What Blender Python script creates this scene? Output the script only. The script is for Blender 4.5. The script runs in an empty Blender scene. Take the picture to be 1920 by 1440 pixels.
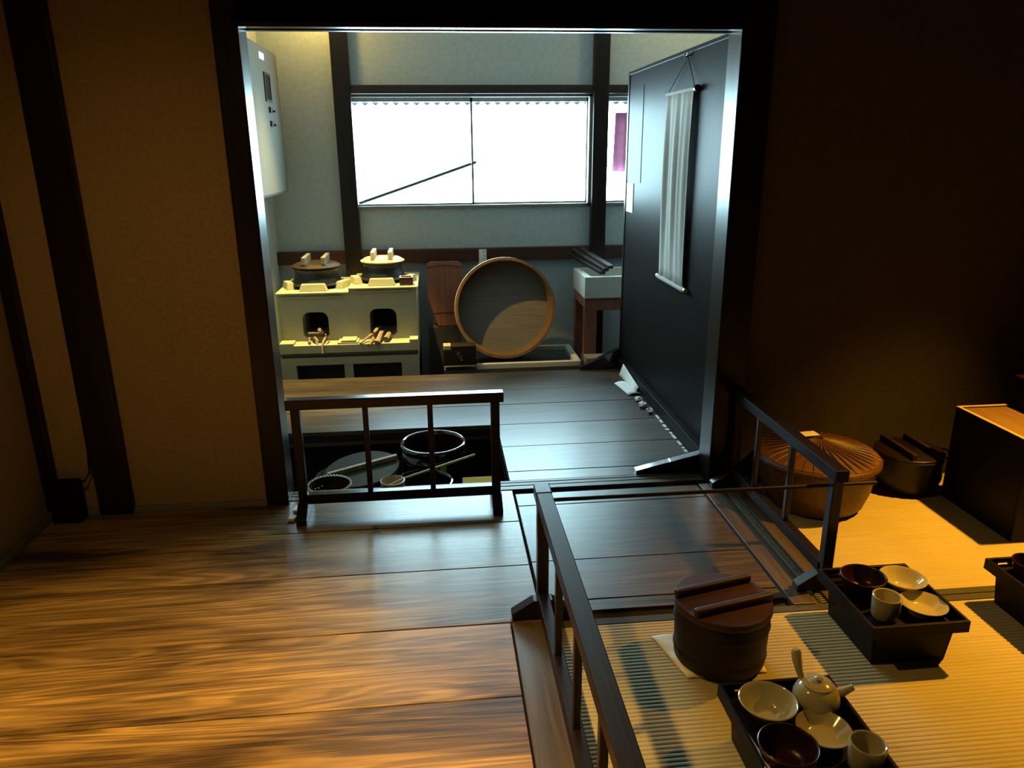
import bpy, bmesh, math, random
from mathutils import Vector, Matrix, Euler

random.seed(7)
S = bpy.context.scene
COL = S.collection
PI = math.pi

# ------------------------------------------------------------------ camera
cam_d = bpy.data.cameras.new('camera')
cam = bpy.data.objects.new('camera', cam_d)
COL.objects.link(cam)
cam_d.sensor_width = 36.0
cam_d.sensor_fit = 'HORIZONTAL'
cam_d.lens = 1406.087 / 1920 * 36
cam_d.clip_start = 0.02
R = Matrix(((0.99502292, 0.03781896, -0.09219063),
            (-0.09928152, 0.29716919, -0.94964923),
            (-0.00851853, 0.95407557, 0.29944488)))
cam.matrix_world = Matrix.Translation((0, 0, 1.45)) @ R.to_4x4()
S.camera = cam

# ------------------------------------------------------------------ world, lamps, exposure
SKY = 38.0
w = bpy.data.worlds.new('sky')
S.world = w
w.use_nodes = True
bg = w.node_tree.nodes['Background']
bg.inputs[0].default_value = (0.55, 0.88, 1.0, 1)
bg.inputs[1].default_value = SKY
S.view_settings.view_transform = 'Standard'
S.view_settings.look = 'None'
S.view_settings.gamma = 1.0
S.view_settings.exposure = 0.0
S.view_settings.use_curve_mapping = False
S.cycles.use_denoising = True
S.cycles.max_bounces = 8
S.cycles.diffuse_bounces = 5
S.cycles.glossy_bounces = 4
S.cycles.transparent_max_bounces = 12
S.cycles.sample_clamp_indirect = 6.0
S.cycles.caustics_reflective = False
S.cycles.caustics_refractive = False


def light(name, kind, loc, energy, color, **kw):
    d = bpy.data.lights.new(name, kind)
    d.energy = energy
    d.color = color
    o = bpy.data.objects.new(name, d)
    o.location = loc
    tgt = kw.pop('target', None)
    for k, v in kw.items():
        setattr(d, k, v)
    if tgt is not None:
        o.rotation_euler = (Vector(tgt) - Vector(loc)).to_track_quat('-Z', 'Y').to_euler()
    COL.objects.link(o)
    return o


def portal(name, loc, sx, sy):
    d = bpy.data.lights.new(name, 'AREA')
    d.shape = 'RECTANGLE'
    d.size, d.size_y = sx, sy
    o = bpy.data.objects.new(name, d)
    o.location = loc
    o.rotation_euler = (-PI / 2, 0, 0)
    COL.objects.link(o)
    d.cycles.is_portal = True


portal('window_portal', (0.295, 5.9, 1.42), 1.80, 0.76)
portal('window_portal_small', (1.78, 5.9, 1.42), 0.98, 0.76)
AMBER = (1.0, 0.45, 0.03)
light('lamp_board_room', 'SPOT', (-0.75, 1.02, 2.30), 760, (1.0, 0.57, 0.09),
      target=(-0.80, 1.02, 0), spot_size=math.radians(77), spot_blend=1.0, shadow_soft_size=0.045)
light('lamp_tatami_room', 'SPOT', (2.65, 2.36, 2.10), 540, AMBER,
      target=(1.98, 2.06, 0), spot_size=math.radians(66), spot_blend=1.0, shadow_soft_size=0.03)
light('lamp_board_room_side', 'SPOT', (-0.72, 1.70, 2.30), 62, (1.0, 0.58, 0.14),
      target=(1.05, 1.65, 0), spot_size=math.radians(54), spot_blend=0.9, shadow_soft_size=0.045)
light('fill_left_wall', 'SPOT', (-0.70, 0.9, 2.30), 21, (1.0, 0.64, 0.22),
      target=(-1.0, 3.0, 0.55), spot_size=math.radians(62), spot_blend=1.0, shadow_soft_size=0.05)  # added fill spot that brightens the left wall
light('lamp_kitchen', 'SPOT', (-0.64, 5.0, 2.75), 960, (1.0, 0.76, 0.22),
      target=(-0.68, 5.0, 0.2), spot_size=math.radians(46), spot_blend=0.8, shadow_soft_size=0.04)
light('lamp_kitchen_tub', 'SPOT', (-0.95, 4.60, 2.75), 330, (1.0, 0.62, 0.16),
      target=(0.50, 5.35, 0.25), spot_size=math.radians(17), spot_blend=0.6, shadow_soft_size=0.02)
light('lamp_kitchen_wall', 'POINT', (-0.76, 5.62, 2.48), 17, (1.0, 0.60, 0.10), shadow_soft_size=0.05)
light('lamp_kitchen_right', 'POINT', (1.9, 5.3, 2.6), 12, (1.0, 0.70, 0.22), shadow_soft_size=0.05)

# ------------------------------------------------------------------ materials


def new_mat(name):
    m = bpy.data.materials.new(name)
    m.use_nodes = True
    nt = m.node_tree
    b = nt.nodes['Principled BSDF']
    return m, nt, b


def N(nt, t, **kw):
    n = nt.nodes.new(t)
    for k, v in kw.items():
        setattr(n, k, v)
    return n


def ramp(nt, stops):
    r = N(nt, 'ShaderNodeValToRGB')
    e = r.color_ramp.elements
    while len(e) > 2:
        e.remove(e[0])
    e[0].position, e[0].color = stops[0][0], (*stops[0][1], 1)
    e[1].position, e[1].color = stops[-1][0], (*stops[-1][1], 1)
    for p, c in stops[1:-1]:
        x = e.new(p)
        x.color = (*c, 1)
    return r


def coords(nt, scale, rand=True):
    tc = N(nt, 'ShaderNodeTexCoord')
    mp = N(nt, 'ShaderNodeMapping')
    mp.inputs['Scale'].default_value = scale
    src = tc.outputs['Object']
    if rand:
        oi = N(nt, 'ShaderNodeObjectInfo')
        mu = N(nt, 'ShaderNodeMath', operation='MULTIPLY')
        mu.inputs[1].default_value = 43.0
        nt.links.new(oi.outputs['Random'], mu.inputs[0])
        ad = N(nt, 'ShaderNodeVectorMath', operation='ADD')
        nt.links.new(src, ad.inputs[0])
        nt.links.new(mu.outputs[0], ad.inputs[1])
        src = ad.outputs[0]
    nt.links.new(src, mp.inputs['Vector'])
    return mp.outputs['Vector']


def plain(name, col, rough=0.6, noise=0.15, scale=40.0, bump=0.0, metal=0.0, spec=0.5, coat=0.0):
    """one colour with fine mottling"""
    m, nt, b = new_mat(name)
    v = coords(nt, (scale,) * 3)
    nz = N(nt, 'ShaderNodeTexNoise')
    nz.inputs['Scale'].default_value = 1.0
    nz.inputs['Detail'].default_value = 5.0
    nt.links.new(v, nz.inputs['Vector'])
    lo = tuple(c * (1 - noise) for c in col)
    hi = tuple(min(1, c * (1 + noise)) for c in col)
    r = ramp(nt, [(0.3, lo), (0.7, hi)])
    nt.links.new(nz.outputs['Fac'], r.inputs['Fac'])
    nt.links.new(r.outputs['Color'], b.inputs['Base Color'])
    b.inputs['Roughness'].default_value = rough
    b.inputs['Metallic'].default_value = metal
    b.inputs['Specular IOR Level'].default_value = spec
    b.inputs['Coat Weight'].default_value = coat
    if bump:
        bp = N(nt, 'ShaderNodeBump')
        bp.inputs['Strength'].default_value = bump
        bp.inputs['Distance'].default_value = 0.004
        nt.links.new(nz.outputs['Fac'], bp.inputs['Height'])
        nt.links.new(bp.outputs['Normal'], b.inputs['Normal'])
    return m


def wood(name, dark, mid, lite, axis=0, rough=(0.3, 0.5), fine=1.0, bump=0.12, spec=0.5, worn=None, coat=0.0, rings=0.0):
    """wood with grain drawn out along one axis; worn = colour of rubbed patches"""
    m, nt, b = new_mat(name)
    sc = [9.0 * fine] * 3
    sc[axis] = 0.7 * fine
    v = coords(nt, tuple(sc))
    n1 = N(nt, 'ShaderNodeTexNoise')
    n1.inputs['Scale'].default_value = 1.0
    n1.inputs['Detail'].default_value = 3.0
    n1.inputs['Distortion'].default_value = 1.2
    nt.links.new(v, n1.inputs['Vector'])
    mu = N(nt, 'ShaderNodeMath', operation='MULTIPLY')
    mu.inputs[1].default_value = 34.0
    nt.links.new(n1.outputs['Fac'], mu.inputs[0])
    sn = N(nt, 'ShaderNodeMath', operation='SINE')
    nt.links.new(mu.outputs[0], sn.inputs[0])
    sc2 = [190.0 * fine] * 3
    sc2[axis] = 2.6 * fine
    v2 = coords(nt, tuple(sc2))
    n2 = N(nt, 'ShaderNodeTexNoise')
    n2.inputs['Scale'].default_value = 1.0
    n2.inputs['Detail'].default_value = 6.0
    nt.links.new(v2, n2.inputs['Vector'])
    mr = N(nt, 'ShaderNodeMapRange')
    mr.inputs['From Min'].default_value = -1
    mr.inputs['From Max'].default_value = 1
    nt.links.new(sn.outputs[0], mr.inputs['Value'])
    mx = N(nt, 'ShaderNodeMix', data_type='FLOAT')
    mx.inputs[0].default_value = 0.80
    nt.links.new(mr.outputs[0], mx.inputs[2])
    nt.links.new(n2.outputs['Fac'], mx.inputs[3])
    r = ramp(nt, [(0.18, dark), (0.5, mid), (0.85, lite)])
    nt.links.new(mx.outputs[0], r.inputs['Fac'])
    out = r.outputs['Color']
    if worn:
        sc3 = [3.4] * 3
        sc3[axis] = 0.9
        v3 = coords(nt, tuple(sc3))
        n3 = N(nt, 'ShaderNodeTexNoise')
        n3.inputs['Scale'].default_value = 1.0
        n3.inputs['Detail'].default_value = 5.0
        n3.inputs['Distortion'].default_value = 0.6
        nt.links.new(v3, n3.inputs['Vector'])
        ad = N(nt, 'ShaderNodeMath', operation='MULTIPLY_ADD')
        ad.inputs[1].default_value = 0.22
        nt.links.new(mx.outputs[0], ad.inputs[0])
        nt.links.new(n3.outputs['Fac'], ad.inputs[2])
        rr = ramp(nt, [(0.46, (0, 0, 0)), (0.76, (1, 1, 1))])
        nt.links.new(ad.outputs[0], rr.inputs['Fac'])
        mc = N(nt, 'ShaderNodeMix', data_type='RGBA')
        nt.links.new(rr.outputs['Color'], mc.inputs[0])
        nt.links.new(out, mc.inputs[6])
        mm = N(nt, 'ShaderNodeMix', data_type='RGBA', blend_type='MULTIPLY')
        mm.inputs[0].default_value = 0.65
        mm.inputs[6].default_value = (*worn, 1)
        r2 = ramp(nt, [(0.2, (0.45, 0.42, 0.4)), (0.7, (1, 1, 1))])
        nt.links.new(mx.outputs[0], r2.inputs['Fac'])
        nt.links.new(r2.outputs['Color'], mm.inputs[7])
        nt.links.new(mm.outputs[2], mc.inputs[7])
        out = mc.outputs[2]
    if rings:
        # sharp growth lines: contour lines of a drawn-out noise
        sc4 = [5.0] * 3
        sc4[axis] = 0.42
        v4 = coords(nt, tuple(sc4))
        n4 = N(nt, 'ShaderNodeTexNoise')
        n4.inputs['Scale'].default_value = 1.0
        n4.inputs['Detail'].default_value = 2.5
        n4.inputs['Distortion'].default_value = 0.5
        nt.links.new(v4, n4.inputs['Vector'])
        m4 = N(nt, 'ShaderNodeMath', operation='MULTIPLY_ADD')
        m4.inputs[1].default_value = 120.0
        nt.links.new(n4.outputs['Fac'], m4.inputs[0])
        m5 = N(nt, 'ShaderNodeMath', operation='MULTIPLY')
        m5.inputs[1].default_value = 3.0
        nt.links.new(n2.outputs['Fac'], m5.inputs[0])
        nt.links.new(m5.outputs[0], m4.inputs[2])
        s4 = N(nt, 'ShaderNodeMath', operation='SINE')
        nt.links.new(m4.outputs[0], s4.inputs[0])
        r4 = ramp(nt, [(0.35, (1 - rings,) * 3), (0.75, (1, 1, 1))])
        mr4 = N(nt, 'ShaderNodeMapRange')
        mr4.inputs['From Min'].default_value = -1
        nt.links.new(s4.outputs[0], mr4.inputs['Value'])
        nt.links.new(mr4.outputs[0], r4.inputs['Fac'])
        mq = N(nt, 'ShaderNodeMix', data_type='RGBA', blend_type='MULTIPLY')
        mq.inputs[0].default_value = 1.0
        nt.links.new(out, mq.inputs[6])
        nt.links.new(r4.outputs['Color'], mq.inputs[7])
        out = mq.outputs[2]
    nt.links.new(out, b.inputs['Base Color'])
    rg = N(nt, 'ShaderNodeMapRange')
    rg.inputs['To Min'].default_value = rough[0]
    rg.inputs['To Max'].default_value = rough[1]
    nt.links.new(n2.outputs['Fac'], rg.inputs['Value'])
    nt.links.new(rg.outputs[0], b.inputs['Roughness'])
    b.inputs['Specular IOR Level'].default_value = spec
    b.inputs['Coat Weight'].default_value = coat
    if bump:
        bp = N(nt, 'ShaderNodeBump')
        bp.inputs['Strength'].default_value = bump
        bp.inputs['Distance'].default_value = 0.003
        nt.links.new(mx.outputs[0], bp.inputs['Height'])
        nt.links.new(bp.outputs['Normal'], b.inputs['Normal'])
    return m


M = {}
M['plank'] = wood('floorboard wood', (0.028, 0.015, 0.008), (0.06, 0.034, 0.017), (0.10, 0.058, 0.027),
                  rough=(0.22, 0.42), worn=(0.44, 0.275, 0.11), bump=0.08, spec=0.55, rings=0.36)
M['plank_dark'] = wood('aged floorboard wood', (0.022, 0.014, 0.010), (0.042, 0.028, 0.019), (0.065, 0.044, 0.029),
                       rough=(0.24, 0.42), worn=(0.13, 0.09, 0.055), bump=0.08, spec=0.5, rings=0.2)
M['sill'] = wood('sill wood', (0.03, 0.02, 0.012), (0.06, 0.04, 0.022), (0.09, 0.06, 0.034), rough=(0.35, 0.5))
M['sill_y'] = wood('sill wood lengthwise', (0.03, 0.02, 0.012), (0.06, 0.042, 0.024), (0.09, 0.065, 0.038), axis=1, rough=(0.35, 0.5))
M['post'] = wood('dark post wood', (0.006, 0.004, 0.003), (0.010, 0.006, 0.005), (0.016, 0.010, 0.008), axis=2, rough=(0.22, 0.4), spec=0.3)
M['beam'] = wood('dark beam wood', (0.010, 0.006, 0.005), (0.018, 0.012, 0.010), (0.03, 0.02, 0.016), axis=0, rough=(0.22, 0.4))
M['rail_x'] = wood('black railing wood', (0.005, 0.004, 0.004), (0.008, 0.006, 0.005), (0.013, 0.010, 0.008), axis=0, rough=(0.18, 0.3), spec=0.3)
M['rail_y'] = wood('black railing wood lengthwise', (0.006, 0.005, 0.004), (0.010, 0.007, 0.006), (0.016, 0.011, 0.009), axis=1, rough=(0.34, 0.48), spec=0.14)
M['foot'] = wood('polished black foot', (0.006, 0.005, 0.005), (0.010, 0.008, 0.008), (0.016, 0.013, 0.012), axis=0, rough=(0.12, 0.2), coat=0.6)
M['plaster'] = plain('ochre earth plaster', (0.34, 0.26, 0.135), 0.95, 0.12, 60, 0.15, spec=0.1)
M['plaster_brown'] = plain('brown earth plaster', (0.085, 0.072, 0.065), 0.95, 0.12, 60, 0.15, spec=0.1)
M['plaster_glare_tint'] = plain('kitchen plaster with glare tint', (0.35, 0.41, 0.43), 0.95, 0.08, 30, 0.1, spec=0.1)  # grey cooled towards blue to imitate window glare on the walls
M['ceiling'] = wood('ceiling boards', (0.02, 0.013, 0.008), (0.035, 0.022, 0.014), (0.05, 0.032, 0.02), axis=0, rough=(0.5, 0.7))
M['bounce_ceiling'] = plain('pale light-bouncing ceiling', (0.55, 0.56, 0.52), 0.9, 0.06, 15)  # pale so the unseen ceiling bounces skylight onto the kitchen walls
M['earth'] = plain('packed earth', (0.055, 0.05, 0.042), 0.9, 0.2, 12, 0.3)
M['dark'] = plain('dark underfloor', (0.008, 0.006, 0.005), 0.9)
M['mortar'] = plain('pale stove plaster', (0.34, 0.315, 0.205), 0.75, 0.05, 18, 0.1, spec=0.25)
M['matt'] = plain('soot black', (0.008, 0.008, 0.008), 0.9)  # plain black for fire mouths, slot, vents and outside pole
M['iron'] = plain('cast iron', (0.007, 0.007, 0.008), 0.45, 0.25, 60, 0.15, metal=0.2)
M['lacq'] = plain('black lacquer', (0.0045, 0.003, 0.003), 0.42, 0.1, 20, spec=0.12)
M['lacq_red'] = plain('dark red lacquer', (0.022, 0.006, 0.005), 0.3, 0.15, 20, spec=0.3)
M['fascia'] = wood('board edge wood', (0.07, 0.045, 0.025), (0.10, 0.068, 0.038), (0.14, 0.095, 0.055), axis=0, rough=(0.5, 0.7))
M['tanwood'] = wood('tan lid wood', (0.10, 0.06, 0.03), (0.15, 0.09, 0.045), (0.19, 0.12, 0.06), axis=1, rough=(0.5, 0.7), spec=0.2)
M['redwood'] = wood('reddish wood', (0.030, 0.011, 0.007), (0.048, 0.018, 0.011), (0.068, 0.028, 0.017), axis=0, rough=(0.4, 0.6), spec=0.3)
M['redwood_z'] = wood('reddish upright wood', (0.15, 0.052, 0.032), (0.21, 0.078, 0.047), (0.27, 0.11, 0.065), axis=2, rough=(0.45, 0.65), spec=0.3)
M['palewood'] = wood('pale wood', (0.30, 0.21, 0.12), (0.42, 0.31, 0.19), (0.52, 0.40, 0.26), axis=1, rough=(0.5, 0.7))
M['greywood'] = wood('grey weathered wood', (0.08, 0.072, 0.058), (0.125, 0.11, 0.088), (0.17, 0.15, 0.12), axis=1, rough=(0.5, 0.7))
M['greywood_x'] = wood('grey weathered board', (0.12, 0.115, 0.095), (0.17, 0.16, 0.13), (0.23, 0.215, 0.175), axis=0, rough=(0.5, 0.7))
M['darkwood'] = wood('dark brown wood', (0.012, 0.007, 0.005), (0.020, 0.012, 0.008), (0.03, 0.019, 0.012), axis=0, rough=(0.45, 0.65), spec=0.2)
M['panel'] = wood('smoked board panel', (0.009, 0.008, 0.008), (0.013, 0.011, 0.011), (0.019, 0.017, 0.016), axis=2, rough=(0.36, 0.48), bump=0.05, spec=0.025)
M['ceramic'] = plain('pale celadon glaze', (0.40, 0.37, 0.22), 0.12, 0.05, 30, coat=0.3)
M['white_cloth'] = plain('white cloth', (0.72, 0.70, 0.60), 0.9, 0.05, 60, 0.2)
M['paper'] = plain('white paper', (0.78, 0.78, 0.74), 0.8, 0.04, 30)
M['scroll'] = plain('hanging scroll cloth', (0.36, 0.36, 0.33), 0.85, 0.06, 50, 0.1)
M['enamel'] = plain('cream enamelled steel', (0.115, 0.11, 0.088), 0.7, 0.03, 10, spec=0.1)
M['stone'] = plain('pale grey stone', (0.50, 0.50, 0.45), 0.6, 0.1, 40, 0.2)
M['straw'] = wood('woven straw', (0.05, 0.021, 0.008), (0.09, 0.040, 0.014), (0.15, 0.072, 0.026), axis=2, rough=(0.28, 0.45), fine=3.0, bump=0.4)
M['bamboo'] = wood('bamboo', (0.45, 0.36, 0.20), (0.58, 0.48, 0.29), (0.68, 0.58, 0.38), axis=0, rough=(0.35, 0.5))
M['bark'] = plain('dry branch', (0.24, 0.16, 0.10), 0.85, 0.35, 90, 0.4)
M['glaze_brown'] = plain('dark brown glaze', (0.022, 0.008, 0.008), 0.07, 0.15, 12, coat=1.0)
M['glaze_black'] = plain('black glaze', (0.007, 0.007, 0.008), 0.07, 0.1, 12, coat=1.0)
M['aluminium'] = plain('dull grey pan', (0.032, 0.028, 0.018), 0.6, 0.25, 25, spec=0.1)
M['heri'] = plain('dark tatami border cloth', (0.035, 0.034, 0.026), 0.85, 0.2, 200, 0.2)
M['ribbed'] = plain('ribbed edging', (0.12, 0.13, 0.10), 0.8, 0.2, 100, 0.2)
M['cable'] = plain('black cable', (0.008, 0.007, 0.006), 0.8, spec=0.1)
M['steel'] = plain('grey metal', (0.30, 0.31, 0.32), 0.35, 0.1, 30, metal=0.8)
M['darkglass'] = plain('dark meter window', (0.008, 0.009, 0.009), 0.3, spec=0.05)
M['banner'] = plain('faded purple cloth', (0.45, 0.12, 0.22), 0.9, 0.1, 30)
M['tin'] = plain('corrugated tin', (0.018, 0.022, 0.024), 0.5, 0.15, 20)
M['lamplit_wood'] = wood('lamplit board', (0.34, 0.20, 0.012), (0.46, 0.28, 0.02), (0.55, 0.36, 0.03), axis=0, rough=(0.7, 0.9), spec=0.1)  # yellow of warm lamplight put into the wood colour


def tatami_mat_material():
    m, nt, b = new_mat('tatami rush')
    v = coords(nt, (4.0, 240.0, 10.0))
    n1 = N(nt, 'ShaderNodeTexNoise')
    n1.inputs['Scale'].default_value = 1.0
    n1.inputs['Detail'].default_value = 4.0
    nt.links.new(v, n1.inputs['Vector'])
    v2 = coords(nt, (2.0, 3.0, 2.0))
    n2 = N(nt, 'ShaderNodeTexNoise')
    n2.inputs['Scale'].default_value = 1.0
    n2.inputs['Detail'].default_value = 3.0
    nt.links.new(v2, n2.inputs['Vector'])
    mx = N(nt, 'ShaderNodeMix', data_type='FLOAT')
    mx.inputs[0].default_value = 0.4
    nt.links.new(n1.outputs['Fac'], mx.inputs[2])
    nt.links.new(n2.outputs['Fac'], mx.inputs[3])
    r = ramp(nt, [(0.25, (0.30, 0.26, 0.14)), (0.75, (0.46, 0.40, 0.23))])
    nt.links.new(mx.outputs[0], r.inputs['Fac'])
    nt.links.new(r.outputs['Color'], b.inputs['Base Color'])
    b.inputs['Roughness'].default_value = 0.6
    b.inputs['Specular IOR Level'].default_value = 0.25
    return m


def glass_material():
    m = bpy.data.materials.new('window glass')
    m.use_nodes = True
    nt = m.node_tree
    nt.nodes.clear()
    o = N(nt, 'ShaderNodeOutputMaterial')
    t = N(nt, 'ShaderNodeBsdfTransparent')
    g = N(nt, 'ShaderNodeBsdfGlossy')
    g.inputs['Roughness'].default_value = 0.02
    mx = N(nt, 'ShaderNodeMixShader')
    mx.inputs[0].default_value = 0.06
    nt.links.new(t.outputs[0], mx.inputs[1])
    nt.links.new(g.outputs[0], mx.inputs[2])
    nt.links.new(mx.outputs[0], o.inputs[0])
    return m


M['tatami'] = tatami_mat_material()
M['glass'] = glass_material()

# ------------------------------------------------------------------ mesh helpers


class MB:
    def __init__(self):
        self.v, self.f, self.s = [], [], []

    def add(self, vs, fs, smooth=False):
        k = len(self.v)
        self.v += [tuple(p) for p in vs]
        self.f += [[i + k for i in f] for f in fs]
        self.s += [smooth] * len(fs)
        return self

    def box(self, x0, x1, y0, y1, z0, z1):
        vs = [(x, y, z) for z in (z0, z1) for y in (y0, y1) for x in (x0, x1)]
        return self.add(vs, [(0, 2, 3, 1), (4, 5, 7, 6), (0, 1, 5, 4), (2, 6, 7, 3), (0, 4, 6, 2), (1, 3, 7, 5)])

    def prism(self, poly, axis, a, b):
        """poly: 2D outline counter-clockwise; pushed along axis from a to b"""
        n = len(poly)

        def pt(p, t):
            q = [0, 0, 0]
            o = [i for i in range(3) if i != axis]
            q[o[0]], q[o[1]], q[axis] = p[0], p[1], t
            return q
        vs = [pt(p, a) for p in poly] + [pt(p, b) for p in poly]
        fs = [list(range(n))[::-1], list(range(n, 2 * n))]
        fs += [(i, (i + 1) % n, n + (i + 1) % n, n + i) for i in range(n)]
        return self.add(vs, fs)

    def lathe(self, prof, c=(0, 0, 0), seg=40, closed=False, smooth=True):
        n = len(prof)
        vs, fs = [], []
        for i in range(seg):
            a = 2 * PI * i / seg
            for r, z in prof:
                vs.append((c[0] + r * math.cos(a), c[1] + r * math.sin(a), c[2] + z))
        for i in range(seg):
            j = (i + 1) % seg
            for k in range(n if closed else n - 1):
                l = (k + 1) % n
                fs.append((i * n + k, j * n + k, j * n + l, i * n + l))
        return self.add(vs, fs, smooth)

    def tube(self, pts, rad, seg=8, smooth=True):
        pts = [Vector(p) for p in pts]
        n = len(pts)
        if not hasattr(rad, '__len__'):
            rad = [rad] * n
        vs, fs = [], []
        up = Vector((0.13, 0.21, 0.97))
        for i, p in enumerate(pts):
            d = (pts[min(i + 1, n - 1)] - pts[max(i - 1, 0)]).normalized()
            if abs(d.dot(up)) > 0.98:
                up = Vector((0.97, 0.1, 0.2))
            a = d.cross(up).normalized()
            b = d.cross(a).normalized()
            for k in range(seg):
                t = 2 * PI * k / seg
                vs.append(p + (a * math.cos(t) + b * math.sin(t)) * rad[i])
        for i in range(n - 1):
            for k in range(seg):
                l = (k + 1) % seg
                fs.append((i * seg + k, i * seg + l, (i + 1) * seg + l, (i + 1) * seg + k))
        self.add(vs, fs, smooth)
        self.add([vs[k] for k in range(seg)], [list(range(seg))[::-1]])
        self.add(vs[-seg:], [list(range(seg))])
        return self

    def grid(self, fn, nu, nv, smooth=True):
        vs = [fn(i / nu, j / nv) for j in range(nv + 1) for i in range(nu + 1)]
        fs = [(j * (nu + 1) + i, j * (nu + 1) + i + 1, (j + 1) * (nu + 1) + i + 1, (j + 1) * (nu + 1) + i)
              for j in range(nv) for i in range(nu)]
        return self.add(vs, fs, smooth)

    def rot(self, eul, c=(0, 0, 0)):
        m = Euler(eul).to_matrix()
        c = Vector(c)
        self.v = [tuple(m @ (Vector(p) - c) + c) for p in self.v]
        return self

    def move(self, d):
        self.v = [(p[0] + d[0], p[1] + d[1], p[2] + d[2]) for p in self.v]
        return self


def build(name, mb, mat, parent=None, loc=(0, 0, 0), bevel=0.0, solid=0.0, rz=0.0):
    me = bpy.data.meshes.new(name)
    me.from_pydata(mb.v, [], mb.f)
    bm = bmesh.new()
    bm.from_mesh(me)
    bmesh.ops.recalc_face_normals(bm, faces=bm.faces)
    bm.to_mesh(me)
    bm.free()
    me.polygons.foreach_set('use_smooth', mb.s)
    if any(mb.s):
        try:
            me.set_sharp_from_angle(angle=math.radians(45))
        except Exception:
            pass
    me.materials.append(mat if not isinstance(mat, str) else M[mat])
    o = bpy.data.objects.new(name, me)
    COL.objects.link(o)
    if parent is not None:
        o.parent = parent
    o.location = loc
    if rz:
        o.rotation_euler = (0, 0, rz)
    if solid:
        md = o.modifiers.new('thickness', 'SOLIDIFY')
        md.thickness = solid
        md.offset = 0
    if bevel:
        md = o.modifiers.new('edge', 'BEVEL')
        md.width = bevel
        md.segments = 2
        md.limit_method = 'ANGLE'
        md.angle_limit = math.radians(50)
    return o


def tag(o, label, cat, group=None, kind=None):
    o['label'] = label
    o['category'] = cat
    if group:
        o['group'] = group
    if kind:
        o['kind'] = kind
    return o


def thing(name, loc, label, cat, group=None, rot=None, kind=None):
    o = bpy.data.objects.new(name, None)
    o.empty_display_size = 0.1
    COL.objects.link(o)
    o.location = loc
    if rot:
        o.rotation_euler = rot
    return tag(o, label, cat, group, kind)


def struct(name, mb, mat, label, cat, bevel=0.0):
    return tag(build(name, mb, mat, bevel=bevel), label, cat, kind='structure')


def cbox(name, x0, x1, y0, y1, z0, z1, mat, parent=None, bevel=0.0):
    """a box whose origin is its own centre"""
    c = ((x0 + x1) / 2, (y0 + y1) / 2, (z0 + z1) / 2)
    a, b_, d = (x1 - x0) / 2, (y1 - y0) / 2, (z1 - z0) / 2
    return build(name, MB().box(-a, a, -b_, b_, -d, d), mat, parent, c, bevel)


# ------------------------------------------------------------------ floor
fl = struct('floor', MB().box(-1.65, 0.292, -1.2, 3.06, -0.06, -0.014).box(0.292, 4.0, -1.2, 3.06, -0.06, -0.034)
            .box(0.287, 2.5, 3.06, 3.86, -0.06, -0.022).box(-1.2, 2.5, 3.86, 4.87, -0.06, -0.022)
            .box(0.30, 1.12, 2.05, 3.05, -0.05, -0.014),
            'dark', 'dark stained board floor running from the entrance into the kitchen', 'floor')
G = 0.0026


def planks(x0, x1, ys, z=0.0, mat='plank'):
    for a, b_ in zip(ys[:-1], ys[1:]):
        cbox('plank', x0 + G, x1 - G, a + G, b_ - G, -0.022 + z, z + random.uniform(-0.0008, 0.0004), mat, fl, 0.0016)


planks(-1.65, 0.19, [-1.2, -0.68, -0.34, 0.0, 0.34, 0.69, 1.03, 1.375, 1.718, 2.058])
planks(-1.65, 0.293, [2.058, 2.40, 2.738, 3.03])
planks(0.298, 1.122, [2.092, 2.157, 2.416, 2.87, 2.99], mat='plank_dark')
planks(0.287, 2.5, [3.125, 3.228, 3.54, 3.862], mat='plank_dark')
planks(-1.2, 2.5, [3.862, 4.20, 4.49, 4.88], mat='plank_dark')

cbox('fascia', -1.2, 0.287, 3.866, 3.90, -0.085, -0.022, 'fascia', fl, 0.003)
cbox('fascia', 0.287, 0.31, 3.125, 3.866, -0.085, -0.022, 'sill_y', fl, 0.003)
struct('floor.001', MB().box(-1.2, 2.6, 3.05, 5.95, -0.45, -0.38), 'earth', 'packed earth kitchen floor below the boards', 'floor')

# ------------------------------------------------------------------ walls
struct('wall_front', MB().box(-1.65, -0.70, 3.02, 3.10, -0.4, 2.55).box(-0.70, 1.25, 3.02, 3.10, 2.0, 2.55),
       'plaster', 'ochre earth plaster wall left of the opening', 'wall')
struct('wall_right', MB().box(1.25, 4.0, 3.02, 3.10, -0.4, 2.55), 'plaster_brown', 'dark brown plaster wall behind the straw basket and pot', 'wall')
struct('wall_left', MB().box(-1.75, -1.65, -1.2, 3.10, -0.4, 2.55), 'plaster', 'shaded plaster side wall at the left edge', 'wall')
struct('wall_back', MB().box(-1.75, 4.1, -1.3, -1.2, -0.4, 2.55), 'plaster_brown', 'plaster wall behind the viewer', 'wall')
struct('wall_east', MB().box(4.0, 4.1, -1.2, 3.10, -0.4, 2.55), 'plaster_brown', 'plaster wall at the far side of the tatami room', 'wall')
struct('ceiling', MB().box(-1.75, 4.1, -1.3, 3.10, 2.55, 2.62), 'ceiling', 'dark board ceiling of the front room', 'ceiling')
struct('ceiling.001', MB().box(-1.3, 2.7, 3.02, 5.95, 2.85, 2.92).box(-1.3, 2.7, 3.02, 3.10, 2.55, 2.85), 'bounce_ceiling', 'unseen board ceiling of the kitchen, made pale to bounce light', 'ceiling')
struct('wall_kitchen_left', MB().box(-1.30, -1.20, 3.10, 5.95, -0.45, 2.85), 'plaster_glare_tint', 'grey plaster kitchen wall carrying the meter cabinet', 'wall')
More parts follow.
